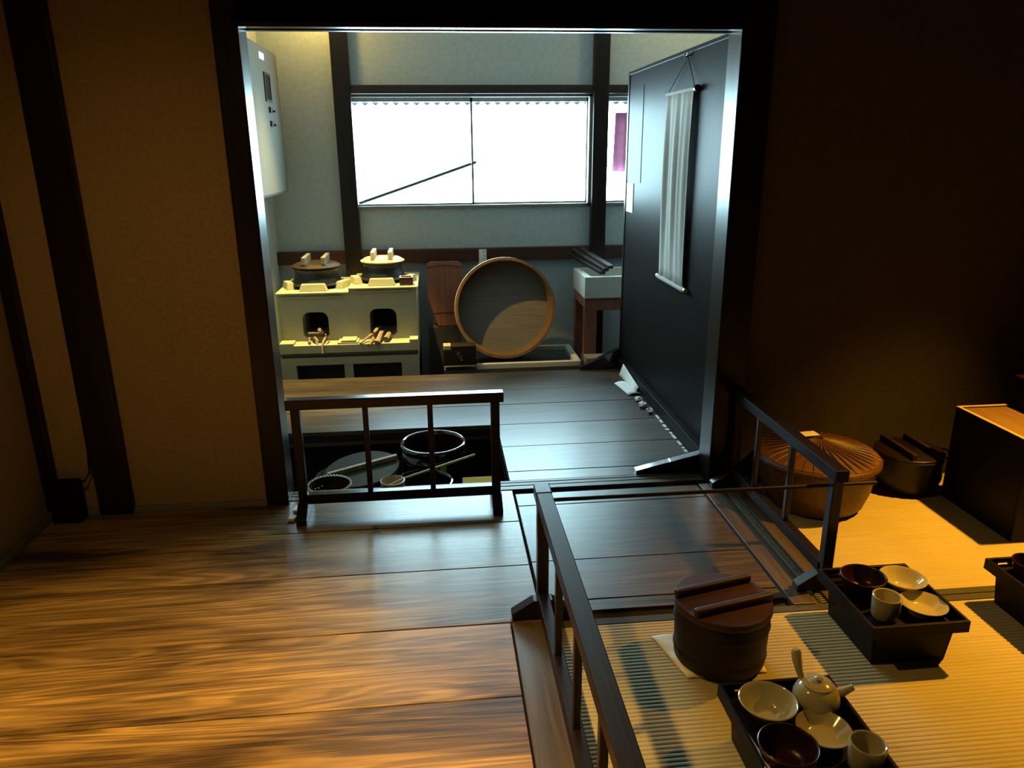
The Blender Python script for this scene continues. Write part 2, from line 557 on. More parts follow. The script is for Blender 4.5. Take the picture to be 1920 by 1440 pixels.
struct('wall_kitchen_right', MB().box(2.5, 2.6, 3.10, 5.95, -0.45, 2.85), 'plaster_glare_tint', 'grey plaster kitchen wall beyond the partition', 'wall')
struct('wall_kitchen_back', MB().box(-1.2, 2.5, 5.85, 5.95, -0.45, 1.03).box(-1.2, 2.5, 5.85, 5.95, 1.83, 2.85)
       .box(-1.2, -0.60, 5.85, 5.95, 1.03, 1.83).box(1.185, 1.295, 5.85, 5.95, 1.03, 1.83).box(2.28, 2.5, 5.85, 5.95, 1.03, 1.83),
       'plaster_glare_tint', 'grey plaster kitchen wall holding the bright windows', 'wall')
# pit sides, plus dark sheets filling the shaded void under the boards
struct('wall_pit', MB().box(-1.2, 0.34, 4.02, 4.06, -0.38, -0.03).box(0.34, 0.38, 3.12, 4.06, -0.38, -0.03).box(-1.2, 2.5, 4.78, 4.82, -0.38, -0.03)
       .box(-1.2, 1.3, 3.06, 3.10, -0.38, -0.02), 'dark', 'pit sides and dark sheets filling the shade under the raised kitchen floor', 'wall')

# ------------------------------------------------------------------ trims: posts, beams, sills
struct('trim_1', MB().box(-1.445, -1.312, 2.985, 3.05, 0, 2.55), 'post', 'dark timber post in the plaster wall near the left corner', 'post', 0.004)
struct('trim_2', MB().box(-1.65, -1.60, 2.985, 3.04, 0, 2.55), 'post', 'narrow dark corner post beside the side wall', 'post', 0.003)
struct('trim_3', MB().box(-0.766, -0.674, 2.995, 3.125, 0, 2.55), 'post', 'dark glossy post at the left of the kitchen opening', 'post', 0.004)
struct('trim_4', MB().box(1.172, 1.305, 2.985, 3.125, 0, 2.55), 'post', 'dark glossy post at the right of the kitchen opening', 'post', 0.004)
struct('trim_5', MB().box(-0.674, 1.172, 3.0, 3.03, 1.872, 2.10).box(-0.674, 1.172, 3.045, 3.075, 1.876, 2.10)
       .box(-0.674, 1.172, 3.09, 3.12, 1.872, 2.10).box(-0.674, 1.172, 3.0, 3.12, 1.885, 2.10), 'beam',
       'dark grooved lintel over the kitchen opening', 'lintel', 0.002)
struct('trim_6', MB().box(-0.674, 1.172, 3.032, 3.066, -0.06, 0.002).box(-0.674, 1.172, 3.072, 3.098, -0.06, 0.002)
       .box(-0.674, 1.172, 3.104, 3.123, -0.06, 0.002).box(-0.674, 1.172, 3.03, 3.123, -0.06, -0.006), 'sill',
       'grooved wooden threshold across the kitchen opening', 'threshold', 0.0015)
struct('trim_7', MB().box(0.193, 0.290, -1.2, 2.05, -0.014, 0.004), 'sill_y', 'wooden floor sill along the left edge of the tatami', 'sill', 0.002)
t8 = struct('trim_8', MB().box(1.128, 1.205, 2.045, 2.985, -0.03, 0.006).box(1.205, 1.225, 2.045, 2.985, -0.03, -0.006)
            .box(1.25, 1.312, 2.045, 2.985, -0.03, 0.010), 'sill_y', 'grooved sill between the boards and the lit tatami', 'sill', 0.002)
rb = MB().box(1.226, 1.249, 2.045, 2.985, -0.03, -0.002)
y = 2.05
while y < 2.98:
    rb.box(1.228, 1.247, y, y + 0.006, -0.002, 0.002)
    y += 0.0115
o = build('ribbed_strip', rb, 'ribbed', t8)
o['kind'] = 'stuff'
struct('trim_9', MB().box(-0.694, -0.572, 5.78, 5.86, -0.38, 2.85), 'post', 'dark kitchen post left of the wide window', 'post', 0.004)
struct('trim_10', MB().box(1.183, 1.297, 5.78, 5.86, -0.38, 2.85), 'post', 'dark kitchen post between the two windows', 'post', 0.004)
struct('trim_11', MB().box(-1.2, 2.5, 5.80, 5.86, 0.625, 0.722), 'redwood', 'dark red waist rail along the kitchen wall', 'rail', 0.004)
struct('trim_12', MB().box(-0.572, 1.183, 5.80, 5.86, 1.832, 1.892).box(1.297, 2.5, 5.80, 5.86, 1.832, 1.892), 'beam', 'dark head rail above the kitchen windows', 'rail', 0.003)
struct('baseboard_front', MB().prism([(3.0, 0), (3.02, 0), (3.02, 0.022), (3.012, 0.020), (3.003, 0.012)], 0, -1.312, -0.766)
       .prism([(3.0, 0), (3.02, 0), (3.02, 0.022), (3.012, 0.020), (3.003, 0.012)], 0, -1.60, -1.445),
       'greywood_x', 'thin wooden bead along the foot of the plaster wall', 'baseboard')
struct('baseboard_left', MB().prism([(-1.65, 0), (-1.622, 0), (-1.625, 0.014), (-1.636, 0.026), (-1.65, 0.028)], 1, -1.2, 2.985),
       'greywood', 'thin wooden bead along the foot of the side wall', 'baseboard')


# ------------------------------------------------------------------ windows
def window(name, x0, x1, splits, label):
    f = MB()
    z0, z1, y0, y1 = 1.03, 1.832, 5.83, 5.95
    f.box(x0, x1, y0, y1, z0, z0 + 0.016).box(x0, x1, y0, y1, z1 - 0.02, z1)
    f.box(x0, x0 + 0.012, y0, y1, z0, z1).box(x1 - 0.022, x1, y0, y1, z0, z1)
    r = struct(name, f, 'greywood_x', label, 'window')
    xs = [x0 + 0.012] + splits + [x1 - 0.022]
    for i, (a, b_) in enumerate(zip(xs[:-1], xs[1:])):
        yy = 5.885 + 0.025 * (i % 2)
        s = MB()
        zz0, zz1 = z0 + 0.016, z1 - 0.02
        s.box(a, b_, yy - 0.01, yy + 0.01, zz0, zz0 + 0.014).box(a, b_, yy - 0.01, yy + 0.01, zz1 - 0.03, zz1)
        s.box(a, a + 0.009, yy - 0.01, yy + 0.01, zz0, zz1).box(b_ - 0.009, b_, yy - 0.01, yy + 0.01, zz0, zz1)
        so = build('sash', s, 'steel', r)
        build('pane', MB().box(a + 0.009, b_ - 0.009, yy - 0.002, yy + 0.002, zz0 + 0.014, zz1 - 0.03), 'glass', so)
    return r


window('window_1', -0.60, 1.185, [0.288], 'wide bright kitchen window of two sliding panes')
window('window_2', 1.295, 2.28, [1.80], 'bright kitchen window half hidden behind the partition')

# outside the window
ev = MB()


def eave(u, v):
    x = -0.75 + u * 3.3
    return (x, 5.95 + v * 0.5, 1.775 + v * 0.12 + 0.012 * math.cos(x * 2 * PI / 0.075))


ev.grid(eave, 360, 1)
tag(build('tin_eave', ev, 'tin', solid=0.004), 'scalloped edge of a corrugated tin eave outside above the windows', 'eave')
tag(build('outside_pole', MB().tube([(-0.66, 5.957, 1.035), (-0.15, 5.96, 1.20), (0.32, 5.957, 1.355)], 0.012, 8), 'matt'),
    'thin slanting pole outside the left window pane', 'pole')
tag(build('outside_banner', MB().grid(lambda u, v: (1.41 + u * 0.17 - 0.012 * v, 6.05 + 0.01 * math.sin(u * 9), 1.71 - v * 0.44), 10, 6).tube([(1.43, 6.05, 1.70), (1.43, 6.05, 1.80)], 0.002, 5).tube([(1.56, 6.05, 1.70), (1.56, 6.05, 1.80)], 0.002, 5), 'banner', solid=0.003),
    'faded purple cloth banner hanging outside the narrow window', 'banner')

# ------------------------------------------------------------------ meter cabinet on the kitchen's left wall
mc = thing('meter_cabinet', (-1.20, 5.25, 1.165), 'cream steel meter cabinet on the kitchen wall left of the windows', 'cabinet')
build('body', MB().box(0, 0.14, -0.47, 0.45, 0, 0.92), 'enamel', mc, bevel=0.006)
dr = build('door', MB().box(0.14, 0.152, -0.455, 0.435, 0.015, 0.905), 'enamel', mc, bevel=0.004)
build('meter_window', MB().box(0.150, 0.156, -0.03, 0.12, 0.60, 0.745), 'darkglass', dr, bevel=0.003)
build('window_rim', MB().box(0.150, 0.159, -0.045, -0.03, 0.585, 0.76).box(0.150, 0.159, 0.12, 0.135, 0.585, 0.76)
      .box(0.150, 0.159, -0.03, 0.12, 0.585, 0.60).box(0.150, 0.159, -0.03, 0.12, 0.745, 0.76), 'iron', dr)
for zz in (0.52, 0.435):
    kn = MB().box(0.152, 0.165, 0.03, 0.10, zz, zz + 0.035).box(0.165, 0.18, 0.085, 0.115, zz + 0.004, zz + 0.016)
    build('latch', kn, 'iron', dr, bevel=0.002)
build('name_plate', MB().box(0.152, 0.154, -0.12, 0.02, 0.83, 0.87), 'paper', dr)

# ------------------------------------------------------------------ kamado stove
KY, KB = 5.03, 5.78


def rounded(x0, x1, z0, z1, r, n=4, bottom=0.02):
    pts = [(x0 + bottom, z0), (x1 - bottom, z0), (x1, z0 + bottom)]
    for i in range(n + 1):
        a = PI / 2 * i / n
        pts.append((x1 - r + r * math.cos(a), z1 - r + r * math.sin(a)))
    for i in range(n + 1):
        a = PI / 2 + PI / 2 * i / n
        pts.append((x0 + r + r * math.cos(a), z1 - r + r * math.sin(a)))
    pts.append((x0, z0 + bottom))
    return pts


def front_with_hole(mb, x0, x1, z0, z1, hole, y0, depth):
    """rectangular front face with a rounded hole that runs back by depth"""
    hx = sum(p[0] for p in hole) / len(hole)
    hz = sum(p[1] for p in hole) / len(hole)
    n = len(hole)
    outer = []
    for (px, pz) in hole:
        dx, dz = px - hx, pz - hz
        t = min(((x1 - hx) / dx if dx > 1e-6 else (x0 - hx) / dx if dx < -1e-6 else 1e9),
                ((z1 - hz) / dz if dz > 1e-6 else (z0 - hz) / dz if dz < -1e-6 else 1e9))
        outer.append((hx + dx * t, hz + dz * t))
    vs = [(p[0], y0, p[1]) for p in hole] + [(p[0], y0, p[1]) for p in outer] + [(p[0], y0 + depth, p[1]) for p in hole]
    fs = [(i, (i + 1) % n, n + (i + 1) % n, n + i) for i in range(n)]
    fs += [(i, 2 * n + i, 2 * n + (i + 1) % n, (i + 1) % n) for i in range(n)]
    # corner fill
    for cx, cz in ((x0, z0), (x1, z0), (x1, z1), (x0, z1)):
        best = None
        for i in range(n):
            a, b_ = outer[i], outer[(i + 1) % n]
            onx = lambda p: abs(p[0] - cx) < 1e-6
            onz = lambda p: abs(p[1] - cz) < 1e-6
            if (onx(a) and onz(b_)) or (onz(a) and onx(b_)):
                best = i
        if best is not None:
            vs.append((cx, y0, cz))
            fs.append((n + best, n + (best + 1) % n, len(vs) - 1))
    mb.add(vs, fs)


km = thing('kamado_stove', (0, 0, -0.38), 'pale plaster twin cooking stove with two fire mouths against kitchen wall', 'stove')
zk = 0.38   # local z = world z + zk
bx = MB()
XL, XM, XR = -1.085, -0.615, -0.155
fy = 5.16
for (a, b_, top, hole) in ((XL, XM, 0.520, rounded(-0.94, -0.765, 0.215, 0.392, 0.05)), (XM, XR, 0.545, rounded(-0.485, -0.300, 0.215, 0.404, 0.05))):
    front_with_hole(bx, a, b_, 0.18 + zk, top + zk, [(p[0], p[1] + zk) for p in hole], fy, 0.30)
    bx.add([(a, fy, 0.18 + zk), (a, KB, 0.18 + zk), (a, KB, top + zk), (a, fy, top + zk)], [(0, 1, 2, 3)])
    bx.add([(b_, fy, 0.18 + zk), (b_, KB, 0.18 + zk), (b_, KB, top + zk), (b_, fy, top + zk)], [(0, 1, 2, 3)])
    bx.add([(a, fy, top + zk), (b_, fy, top + zk), (b_, KB, top + zk), (a, KB, top + zk)], [(0, 1, 2, 3)])
build('body', bx, 'mortar', km)
build('top_slab', MB().box(XL - 0.015, XM, fy - 0.025, KB, 0.520 + zk, 0.532 + zk).box(XM, XR + 0.012, fy - 0.025, KB, 0.545 + zk, 0.557 + zk), 'mortar', km, bevel=0.004)
build('moulding', MB().box(-1.06, -0.665, fy - 0.012, fy + 0.01, 0.490 + zk, 0.502 + zk).box(-0.57, -0.20, fy - 0.012, fy + 0.01, 0.520 + zk, 0.532 + zk), 'mortar', km, bevel=0.003)
for (a, b_, c_) in ((-0.94, -0.765, 0.20), (-0.485, -0.300, 0.20)):
    build('fire_mouth', MB().box(a - 0.02, b_ + 0.02, fy + 0.29, fy + 0.31, 0.19 + zk, 0.42 + zk), 'matt', km)
lb = MB()
lb.box(XL, XR, KY, KB, 0.135 + zk, 0.19 + zk)
lb.box(XL, XR, KY + 0.02, KB, 0.115 + zk, 0.135 + zk)
lb.box(XL, XR, KY, KB, 0.02 + zk + 0.03, 0.115 + zk)
lb.box(XL, XR, KY + 0.12, KB, 0, 0.05 + zk)
for a, b_ in ((XL, -0.985), (-0.665, -0.605), (-0.275, XR)):
    lb.box(a, b_, KY, KB, 0, 0.05 + zk)
lb.box(XL, XR, KY, KB, 0, 0.28)
build('base', lb, 'mortar', km, bevel=0.002)
build('slot', MB().box(XL + 0.01, XR - 0.004, KY - 0.002, KY + 0.02, 0.106 + zk, 0.122 + zk), 'matt', km)
for a, b_ in ((-0.983, -0.667), (-0.603, -0.277)):
    build('vent', MB().box(a, b_, KY + 0.05, KY + 0.06, 0.285, 0.045 + zk), 'matt', km)
for st in (MB().box(XL, -0.99, KY, fy - 0.03, 0.19 + zk, 0.207 + zk), MB().box(-0.70, -0.56, KY + 0.01, fy - 0.002, 0.19 + zk, 0.203 + zk),
           MB().box(-0.675, -0.575, KY + 0.012, fy - 0.004, 0.203 + zk, 0.216 + zk), MB().box(-0.215, XR, KY, fy - 0.03, 0.19 + zk, 0.212 + zk)):
    build('ledge_block', st, 'mortar', km, bevel=0.003)


def seat_ring(cx, cy, z, mat='mortar'):
    for ang, wd in ((-PI / 2, 0.19), (-PI / 2 + 1.15, 0.13), (-PI / 2 - 1.15, 0.13), (PI / 2, 0.19)):
        b_ = MB()
        h, rr = 0.048, 0.205
        a2 = wd / 2
        b_.add([(-a2, -0.03, 0), (a2, -0.03, 0), (a2, 0.03, 0), (-a2, 0.03, 0),
                (-a2 * 0.82, -0.02, h), (a2 * 0.82, -0.02, h), (a2 * 0.82, 0.02, h), (-a2 * 0.82, 0.02, h)],
               [(0, 1, 2, 3), (4, 5, 6, 7), (0, 1, 5, 4), (1, 2, 6, 5), (2, 3, 7, 6), (3, 0, 4, 7)])
        b_.rot((0, 0, ang + PI / 2)).move((cx + rr * math.cos(ang), cy + rr * math.sin(ang), z))
        build('pot_seat', b_, mat, km, bevel=0.004)


seat_ring(-0.855, 5.41, 0.532 + zk)
seat_ring(-0.392, 5.42, 0.557 + zk)


def hagama(loc, r, label, lid_mat, batten_mat, panel=None):
    t = thing('rice_pot', loc, label, 'pot', 'iron rice pots on the stove')
    build('body', MB().lathe([(0.0, 0.0), (r * 0.55, 0.0), (r * 0.92, 0.012), (r * 1.02, 0.03), (r * 0.98, 0.055), (r * 0.90, 0.085), (r * 0.92, 0.118), (r * 0.95, 0.125), (r * 0.86, 0.125)], seg=40), 'iron', t)
    build('flange', MB().lathe([(r * 1.0, 0.022), (r * 1.19, 0.019), (r * 1.20, 0.026), (r * 1.0, 0.032)], seg=44), 'iron', t)
    lid = build('lid', MB().lathe([(0.0, 0.124), (r * 0.80, 0.124), (r * 1.03, 0.134), (r * 1.05, 0.142), (r * 0.82, 0.162), (0, 0.164)], seg=14, smooth=False), lid_mat, t)
    for s in (-1, 1):
        build('batten', MB().box(s * r * 0.40 - 0.014, s * r * 0.40 + 0.014, -r * 0.78, r * 0.78, 0.160, 0.212), batten_mat, lid, bevel=0.003)
    return t


hagama((-0.855, 5.41, 0.535), 0.165, 'black iron rice pot with dark wooden lid on left stove hole', 'darkwood', 'greywood')
hagama((-0.392, 5.42, 0.560), 0.150, 'black iron rice pot with pale wooden lid on right stove hole', 'palewood', 'palewood')

ms = thing('wooden_measure', (-0.222, 5.215, 0.557), 'small square wooden measuring box on the stove corner', 'box')
build('shell', MB().box(-0.045, 0.045, -0.04, -0.032, 0, 0.055).box(-0.045, 0.045, 0.032, 0.04, 0, 0.055)
      .box(-0.045, -0.037, -0.032, 0.032, 0, 0.055).box(0.037, 0.045, -0.032, 0.032, 0, 0.055).box(-0.037, 0.037, -0.032, 0.032, 0, 0.012), 'redwood', ms)
build('rim', MB().box(-0.046, 0.046, -0.041, -0.031, 0.054, 0.057).box(-0.046, 0.046, 0.031, 0.041, 0.054, 0.057)
      .box(-0.046, -0.036, -0.031, 0.031, 0.054, 0.057).box(0.036, 0.046, -0.031, 0.031, 0.054, 0.057), 'palewood', ms)


def stick(label, pts, r, group):
    b_ = MB()
    n = len(pts)
    b_.tube(pts, [r * random.uniform(0.8, 1.15) for _ in range(n)], 7)
    o_ = build('firewood_stick', b_, 'bark')
    tag(o_, label, 'firewood', group)


g1, g2 = 'firewood in the left fire mouth', 'firewood in the right fire mouth'
zl = 0.19
stick('stubby pale branch poking upward from left fire mouth', [(-0.80, 5.32, zl + 0.012), (-0.815, 5.18, zl + 0.05), (-0.82, 5.09, zl + 0.095)], 0.016, g1)
stick('thin twig pointing left from left fire mouth', [(-0.80, 5.2, zl + 0.04), (-0.85, 5.13, zl + 0.062), (-0.895, 5.09, zl + 0.072)], 0.007, g1)
stick('curly twig lying on the ledge before left fire mouth', [(-0.86, 5.28, zl + 0.01), (-0.875, 5.15, zl + 0.018), (-0.855, 5.09, zl + 0.04), (-0.83, 5.06, zl + 0.018)], 0.009, g1)
stick('short knotty branch lying at left of left fire mouth', [(-0.91, 5.24, zl + 0.012), (-0.90, 5.12, zl + 0.024), (-0.885, 5.055, zl + 0.012)], 0.011, g1)
stick('long forked twig hanging over the ledge below left fire mouth', [(-0.79, 5.2, zl + 0.03), (-0.795, 5.08, zl + 0.022), (-0.80, 5.015, zl + 0.0), (-0.80, 5.0, zl - 0.05)], 0.008, g1)
stick('bent twig leaning at right of left fire mouth', [(-0.765, 5.14, zl + 0.01), (-0.77, 5.07, zl + 0.035), (-0.775, 5.05, zl + 0.07)], 0.006, g1)
stick('long thin stick slanting left from right fire mouth', [(-0.43, 5.3, zl + 0.012), (-0.48, 5.12, zl + 0.04), (-0.545, 5.01, zl + 0.008)], 0.009, g2)
stick('second stick from the left in right fire mouth', [(-0.41, 5.32, zl + 0.012), (-0.45, 5.12, zl + 0.036), (-0.485, 4.99, zl + 0.0)], 0.010, g2)
stick('thick cut branch in the middle of right fire mouth', [(-0.385, 5.32, zl + 0.018), (-0.41, 5.12, zl + 0.052), (-0.43, 4.995, zl + 0.012)], 0.017, g2)
stick('short thick branch end at right of right fire mouth', [(-0.345, 5.30, zl + 0.02), (-0.36, 5.14, zl + 0.035), (-0.375, 5.05, zl + 0.022)], 0.019, g2)
stick('round branch end lying on top in right fire mouth', [(-0.42, 5.32, zl + 0.05), (-0.44, 5.14, zl + 0.072), (-0.455, 5.08, zl + 0.062)], 0.013, g2)

# ------------------------------------------------------------------ drain tray, tub, board, boxes in the kitchen
dtt = thing('drain_tray', (0.5, 5.37, -0.38), 'shallow tray with base darkened for shade and pale stone lip under the leaning washtub', 'tray')
build('base', MB().box(-0.482, 0.50, -0.24, 0.25, 0.0, 0.33), 'earth', dtt)  # darker base colour stands in for shade inside the tray
for (a, b_, c_, d_) in ((-0.25, 0.50, -0.24, -0.205), (0.455, 0.50, -0.205, 0.215), (-0.482, 0.50, 0.215, 0.25)):
    build('lip', MB().box(a, b_, c_, d_, 0.33, 0.368), 'stone', dtt, bevel=0.003)

# washtub: local frame z = tub axis (open side +z)
TR = 0.362
tilt = math.radians(9)
tb = thing('washtub', (0.470, 5.475, 0.325), 'large round wooden washtub standing on edge against the kitchen wall', 'tub', rot=(PI / 2 - tilt, 0, 0))
ns = 26
for i in range(ns):
    a0, a1 = 2 * PI * i / ns + 0.0012, 2 * PI * (i + 1) / ns - 0.0012
    vs = []
    for (z, ro) in ((-0.02, 0.94), (0.20, 1.0)):
        for r_ in (TR * ro - 0.020, TR * ro):
            for a in (a0, (a0 + a1) / 2, a1):
                vs.append((r_ * math.cos(a), r_ * math.sin(a), z))
    fs = [(0, 1, 4, 3), (1, 2, 5, 4), (6, 9, 10, 7), (7, 10, 11, 8), (0, 6, 7, 1), (1, 7, 8, 2), (3, 4, 10, 9), (4, 5, 11, 10), (0, 3, 9, 6), (2, 8, 11, 5)]
    build('stave', MB().add(vs, fs), 'tanwood', tb)
build('bottom_board', MB().lathe([(0, 0.02), (TR * 0.945, 0.02), (TR * 0.945, 0.038), (0, 0.038)], seg=52), 'greywood_x', tb)
for zc in (0.03, 0.15):
    rr = TR * (0.945 + 0.055 * (zc + 0.02) / 0.22)
    build('hoop', MB().lathe([(rr, zc - 0.012), (rr + 0.007, zc), (rr + 0.003, zc + 0.012)], seg=52), 'bamboo', tb)

bp_ = MB()
pts = [(-0.062, 0.0), (0.085, 0.0), (0.135, 0.36), (0.133, 0.475), (0.105, 0.495), (-0.105, 0.495), (-0.133, 0.475), (-0.135, 0.22)]
bp_.prism([(p[0], p[1]) for p in pts], 1, -0.016, 0.016)
wb = thing('wooden_board', (0.045, 5.66, 0.15), 'reddish tapered wooden board leaning on the wall behind the washtub', 'board', rot=(-0.18, 0, 0))
build('plate', bp_, 'redwood_z', wb, bevel=0.008)
arc = [(-0.13 + 0.26 * i / 10, -0.018, 0.445 + 0.02 * math.sin(PI * i / 10)) for i in range(11)]
build('scored_line', MB().tube(arc, 0.002, 5), 'darkwood', wb)
arc = [(-0.09 + 0.20 * i / 10, -0.018, 0.10 + 0.006 * math.sin(PI * i / 10)) for i in range(11)]
build('scored_line', MB().tube(arc, 0.002, 5), 'darkwood', wb)
tag(build('wall_bracket', MB().box(-0.09, 0.16, 5.64, 5.8, -0.38, 0.15), 'earth'), 'dark block behind the washtub carrying the reddish board', 'block')

sbx = thing('step_block', (0.13, 5.115, -0.012), 'dark wooden block with a faint painted mark before the washtub', 'block')
build('body', MB().box(-0.115, 0.115, 0.0, 0.10, 0.0, 0.118).box(-0.06, 0.115, 0.0, 0.10, 0.118, 0.142), 'darkwood', sbx, bevel=0.003)
build('lit_corner', MB().box(-0.115, -0.062, 0.004, 0.09, 0.118, 0.146), 'palewood', sbx, bevel=0.003)  # pale piece imitates light falling on the block's top corner
mk = MB()
mk.add([(-0.025, -0.0012, 0.085), (0.0, -0.0012, 0.085), (-0.008, -0.0012, 0.104)], [(0, 1, 2)])
mk.box(-0.022, -0.012, -0.0015, 0.001, 0.070, 0.074).box(0.0, 0.012, -0.0015, 0.001, 0.068, 0.073)
mk.box(-0.012, 0.014, -0.0015, 0.001, 0.056, 0.059).box(0.004, 0.018, -0.0015, 0.001, 0.034, 0.048)
build('painted_mark', mk, 'greywood_x', sbx)

pl = thing('paper_label', (0.345, 5.792, 0.55), 'narrow white paper strip with small marks on the waist rail', 'label')
build('sheet', MB().box(-0.029, 0.029, -0.003, 0.003, 0.0, 0.165), 'paper', pl)
for a, b_, c_, d_ in ((0.004, 0.014, 0.145, 0.151), (0.008, 0.018, 0.112, 0.118), (-0.006, 0.010, 0.092, 0.095), (0.010, 0.019, 0.076, 0.084)):
    build('mark', MB().box(a, b_, -0.0045, -0.002, c_, d_), 'iron', pl)

# stone sink on a wooden stand
sk = thing('stone_sink', (1.19, 5.43, -0.38), 'pale stone sink on a reddish wooden stand beside the partition', 'sink')
zz = 0.38
bs = MB().box(-0.16, 0.34, -0.23, -0.185, 0.426 + zz, 0.578 + zz).box(-0.16, 0.34, 0.185, 0.23, 0.426 + zz, 0.578 + zz)
bs.box(-0.16, -0.11, -0.185, 0.185, 0.426 + zz, 0.578 + zz).box(0.29, 0.34, -0.185, 0.185, 0.426 + zz, 0.578 + zz).box(-0.11, 0.29, -0.185, 0.185, 0.426 + zz, 0.45 + zz)
build('basin', bs, 'stone', sk, bevel=0.003)
build('stand_beam', MB().box(-0.155, 0.335, -0.215, -0.15, 0.335 + zz, 0.426 + zz).box(-0.155, 0.335, 0.15, 0.215, 0.335 + zz, 0.426 + zz)
      .box(-0.155, -0.09, -0.15, 0.15, 0.35 + zz, 0.426 + zz), 'redwood_z', sk, bevel=0.004)
for sx in (-0.11, 0.29):
    for sy in (-0.182, 0.182):
        build('leg', MB().box(sx - 0.045, sx + 0.045, sy - 0.033, sy + 0.033, 0.0, 0.335 + zz), 'redwood_z', sk, bevel=0.004)
g3 = 'dark sticks lying on the stone sink'
for i, (x0, z0, x1, z1, lab) in enumerate(((1.01, 0.66, 1.175, 0.605, 'dark stick lying foremost across the stone sink'),
                                           (1.03, 0.69, 1.20, 0.625, 'middle dark stick of the bundle on the stone sink'),
                                           (1.08, 0.70, 1.23, 0.645, 'rearmost dark stick of the bundle on the stone sink'))):
    s_ = MB().box(-0.022, 0.022, -0.25, 0.25, -0.012, 0.012)
    o_ = build('dark_stick', s_, 'darkwood', bevel=0.003)
    a, b_ = Vector((x0, 5.80 - 0.06, z0 + 0.02)), Vector((x1, 5.25 - 0.02, z1 - 0.01))
    o_.location = (a + b_) / 2
    q = (b_ - a).to_track_quat('-Y', 'Z')
    o_.rotation_euler = q.to_euler()
    tag(o_, lab, 'stick', g3)
tag(build('pale_block', MB().box(1.02, 1.17, 5.04, 5.16, -0.06, 0.03).box(1.02, 1.05, 5.02, 5.04, -0.06, 0.0), 'palewood', bevel=0.004),
    'small pale wooden block on the ground before the sink', 'block')
tag(build('pale_block_support', MB().box(1.01, 1.20, 5.02, 5.18, -0.38, -0.06), 'earth'), 'dark stone under the small pale block', 'stone')
rk = MB().lathe([(0, -0.34), (0.10, -0.33), (0.12, -0.1), (0.11, 0.05), (0.07, 0.10), (0, 0.115)], seg=9, smooth=False)
tag(build('rough_stone', rk, 'stone', loc=(1.335, 5.14, -0.04)), 'rough grey stone lump between the pale block and partition', 'stone')
hk = MB().tube([(0.985, 5.03, 0.07), (0.99, 5.02, 0.03), (1.0, 5.02, -0.01), (1.015, 5.02, -0.02), (1.03, 5.02, 0.01)], 0.006, 6).tube([(0.985, 5.03, 0.07), (0.97, 5.03, -0.1), (0.97, 5.03, -0.378)], 0.006, 6)
tag(build('iron_hook', hk, 'steel'), 'thin bent iron hook beside the small pale block', 'hook')

# ------------------------------------------------------------------ partition with feet
pt = thing('partition', (1.255, 4.0, 0), 'dark board partition on wedge feet right of the kitchen floor', 'partition')
build('board', MB().box(-0.016, 0.016, -0.845, 0.94, 0.06, 1.895), 'panel', pt, bevel=0.002)
build('end_stile', MB().box(-0.022, 0.022, -0.875, -0.84, 0.0, 1.895), 'post', pt, bevel=0.003)
build('end_stile', MB().box(-0.022, 0.022, 0.935, 0.965, 0.0, 1.9), 'post', pt, bevel=0.003)
build('top_rail', MB().box(-0.022, 0.022, -0.84, 0.935, 1.88, 1.90), 'panel', pt, bevel=0.003)
build('base_rail', MB().box(-0.050, 0.03, -0.80, 0.93, 0.0, 0.075), 'panel', pt, bevel=0.004)
for (yy, xt, h) in ((-0.85, -0.375, 0.092), (0.875, -0.315, 0.14)):
    build('foot', MB().prism([(xt, 0), (-0.04, 0), (-0.04, h), (-0.055, h), (xt, 0.018)], 1, yy - 0.022, yy + 0.022), 'foot', pt, bevel=0.002)
    build('foot', MB().prism([(0.03, 0), (0.36, 0), (0.36, 0.02), (0.03, h)], 1, yy - 0.022, yy + 0.022), 'foot', pt, bevel=0.002)

# hanging scroll
hs = thing('hanging_scroll', (1.222, 3.85, 0.76), 'pale cloth hanging scroll on the dark partition', 'scroll')


def cloth(u, v):
    y_ = -0.205 + 0.41 * u
    k = 0.25 + 0.75 * math.sin(PI * min(1, v * 1.1))
    x_ = -0.004 + k * (0.006 * math.sin(u * 17 + v * 1.1) + 0.004 * math.sin(u * 31 + 2 * v)) - 0.008 * math.sin(PI * v)
    sh = 1 - 0.06 * math.sin(PI * v)
    return (x_, y_ * sh, 0.005 + 0.94 * (1 - v))


build('fabric', MB().grid(cloth, 48, 14), 'scroll', hs, solid=0.002)
rd = build('top_rod', MB().tube([(0, -0.225, 0.95), (0, 0.225, 0.95)], 0.010, 10), 'scroll', hs)
build('rod_end', MB().tube([(0, -0.25, 0.95), (0, -0.222, 0.95)], 0.016, 10), 'lacq', rd)
rd2 = build('bottom_rod', MB().tube([(0, -0.222, 0.005), (0, 0.222, 0.005)], 0.014, 10), 'scroll', hs)
build('rod_end', MB().tube([(0, -0.25, 0.005), (0, -0.22, 0.005)], 0.012, 10), 'ceramic', rd2)
build('rod_end', MB().tube([(0, 0.22, 0.005), (0, 0.25, 0.005)], 0.012, 10), 'ceramic', rd2)
build('cord', MB().tube([(0, -0.21, 0.955), (0.008, -0.06, 1.10), (0, 0.21, 0.955)], 0.0022, 6), 'cable', hs)
build('hook', MB().tube([(0.02, -0.06, 1.112), (-0.006, -0.06, 1.10), (-0.010, -0.06, 1.115)], 0.004, 6).tube([(0, -0.085, 1.118), (0, -0.06, 1.108), (0, -0.035, 1.118)], 0.003, 6), 'iron', hs)

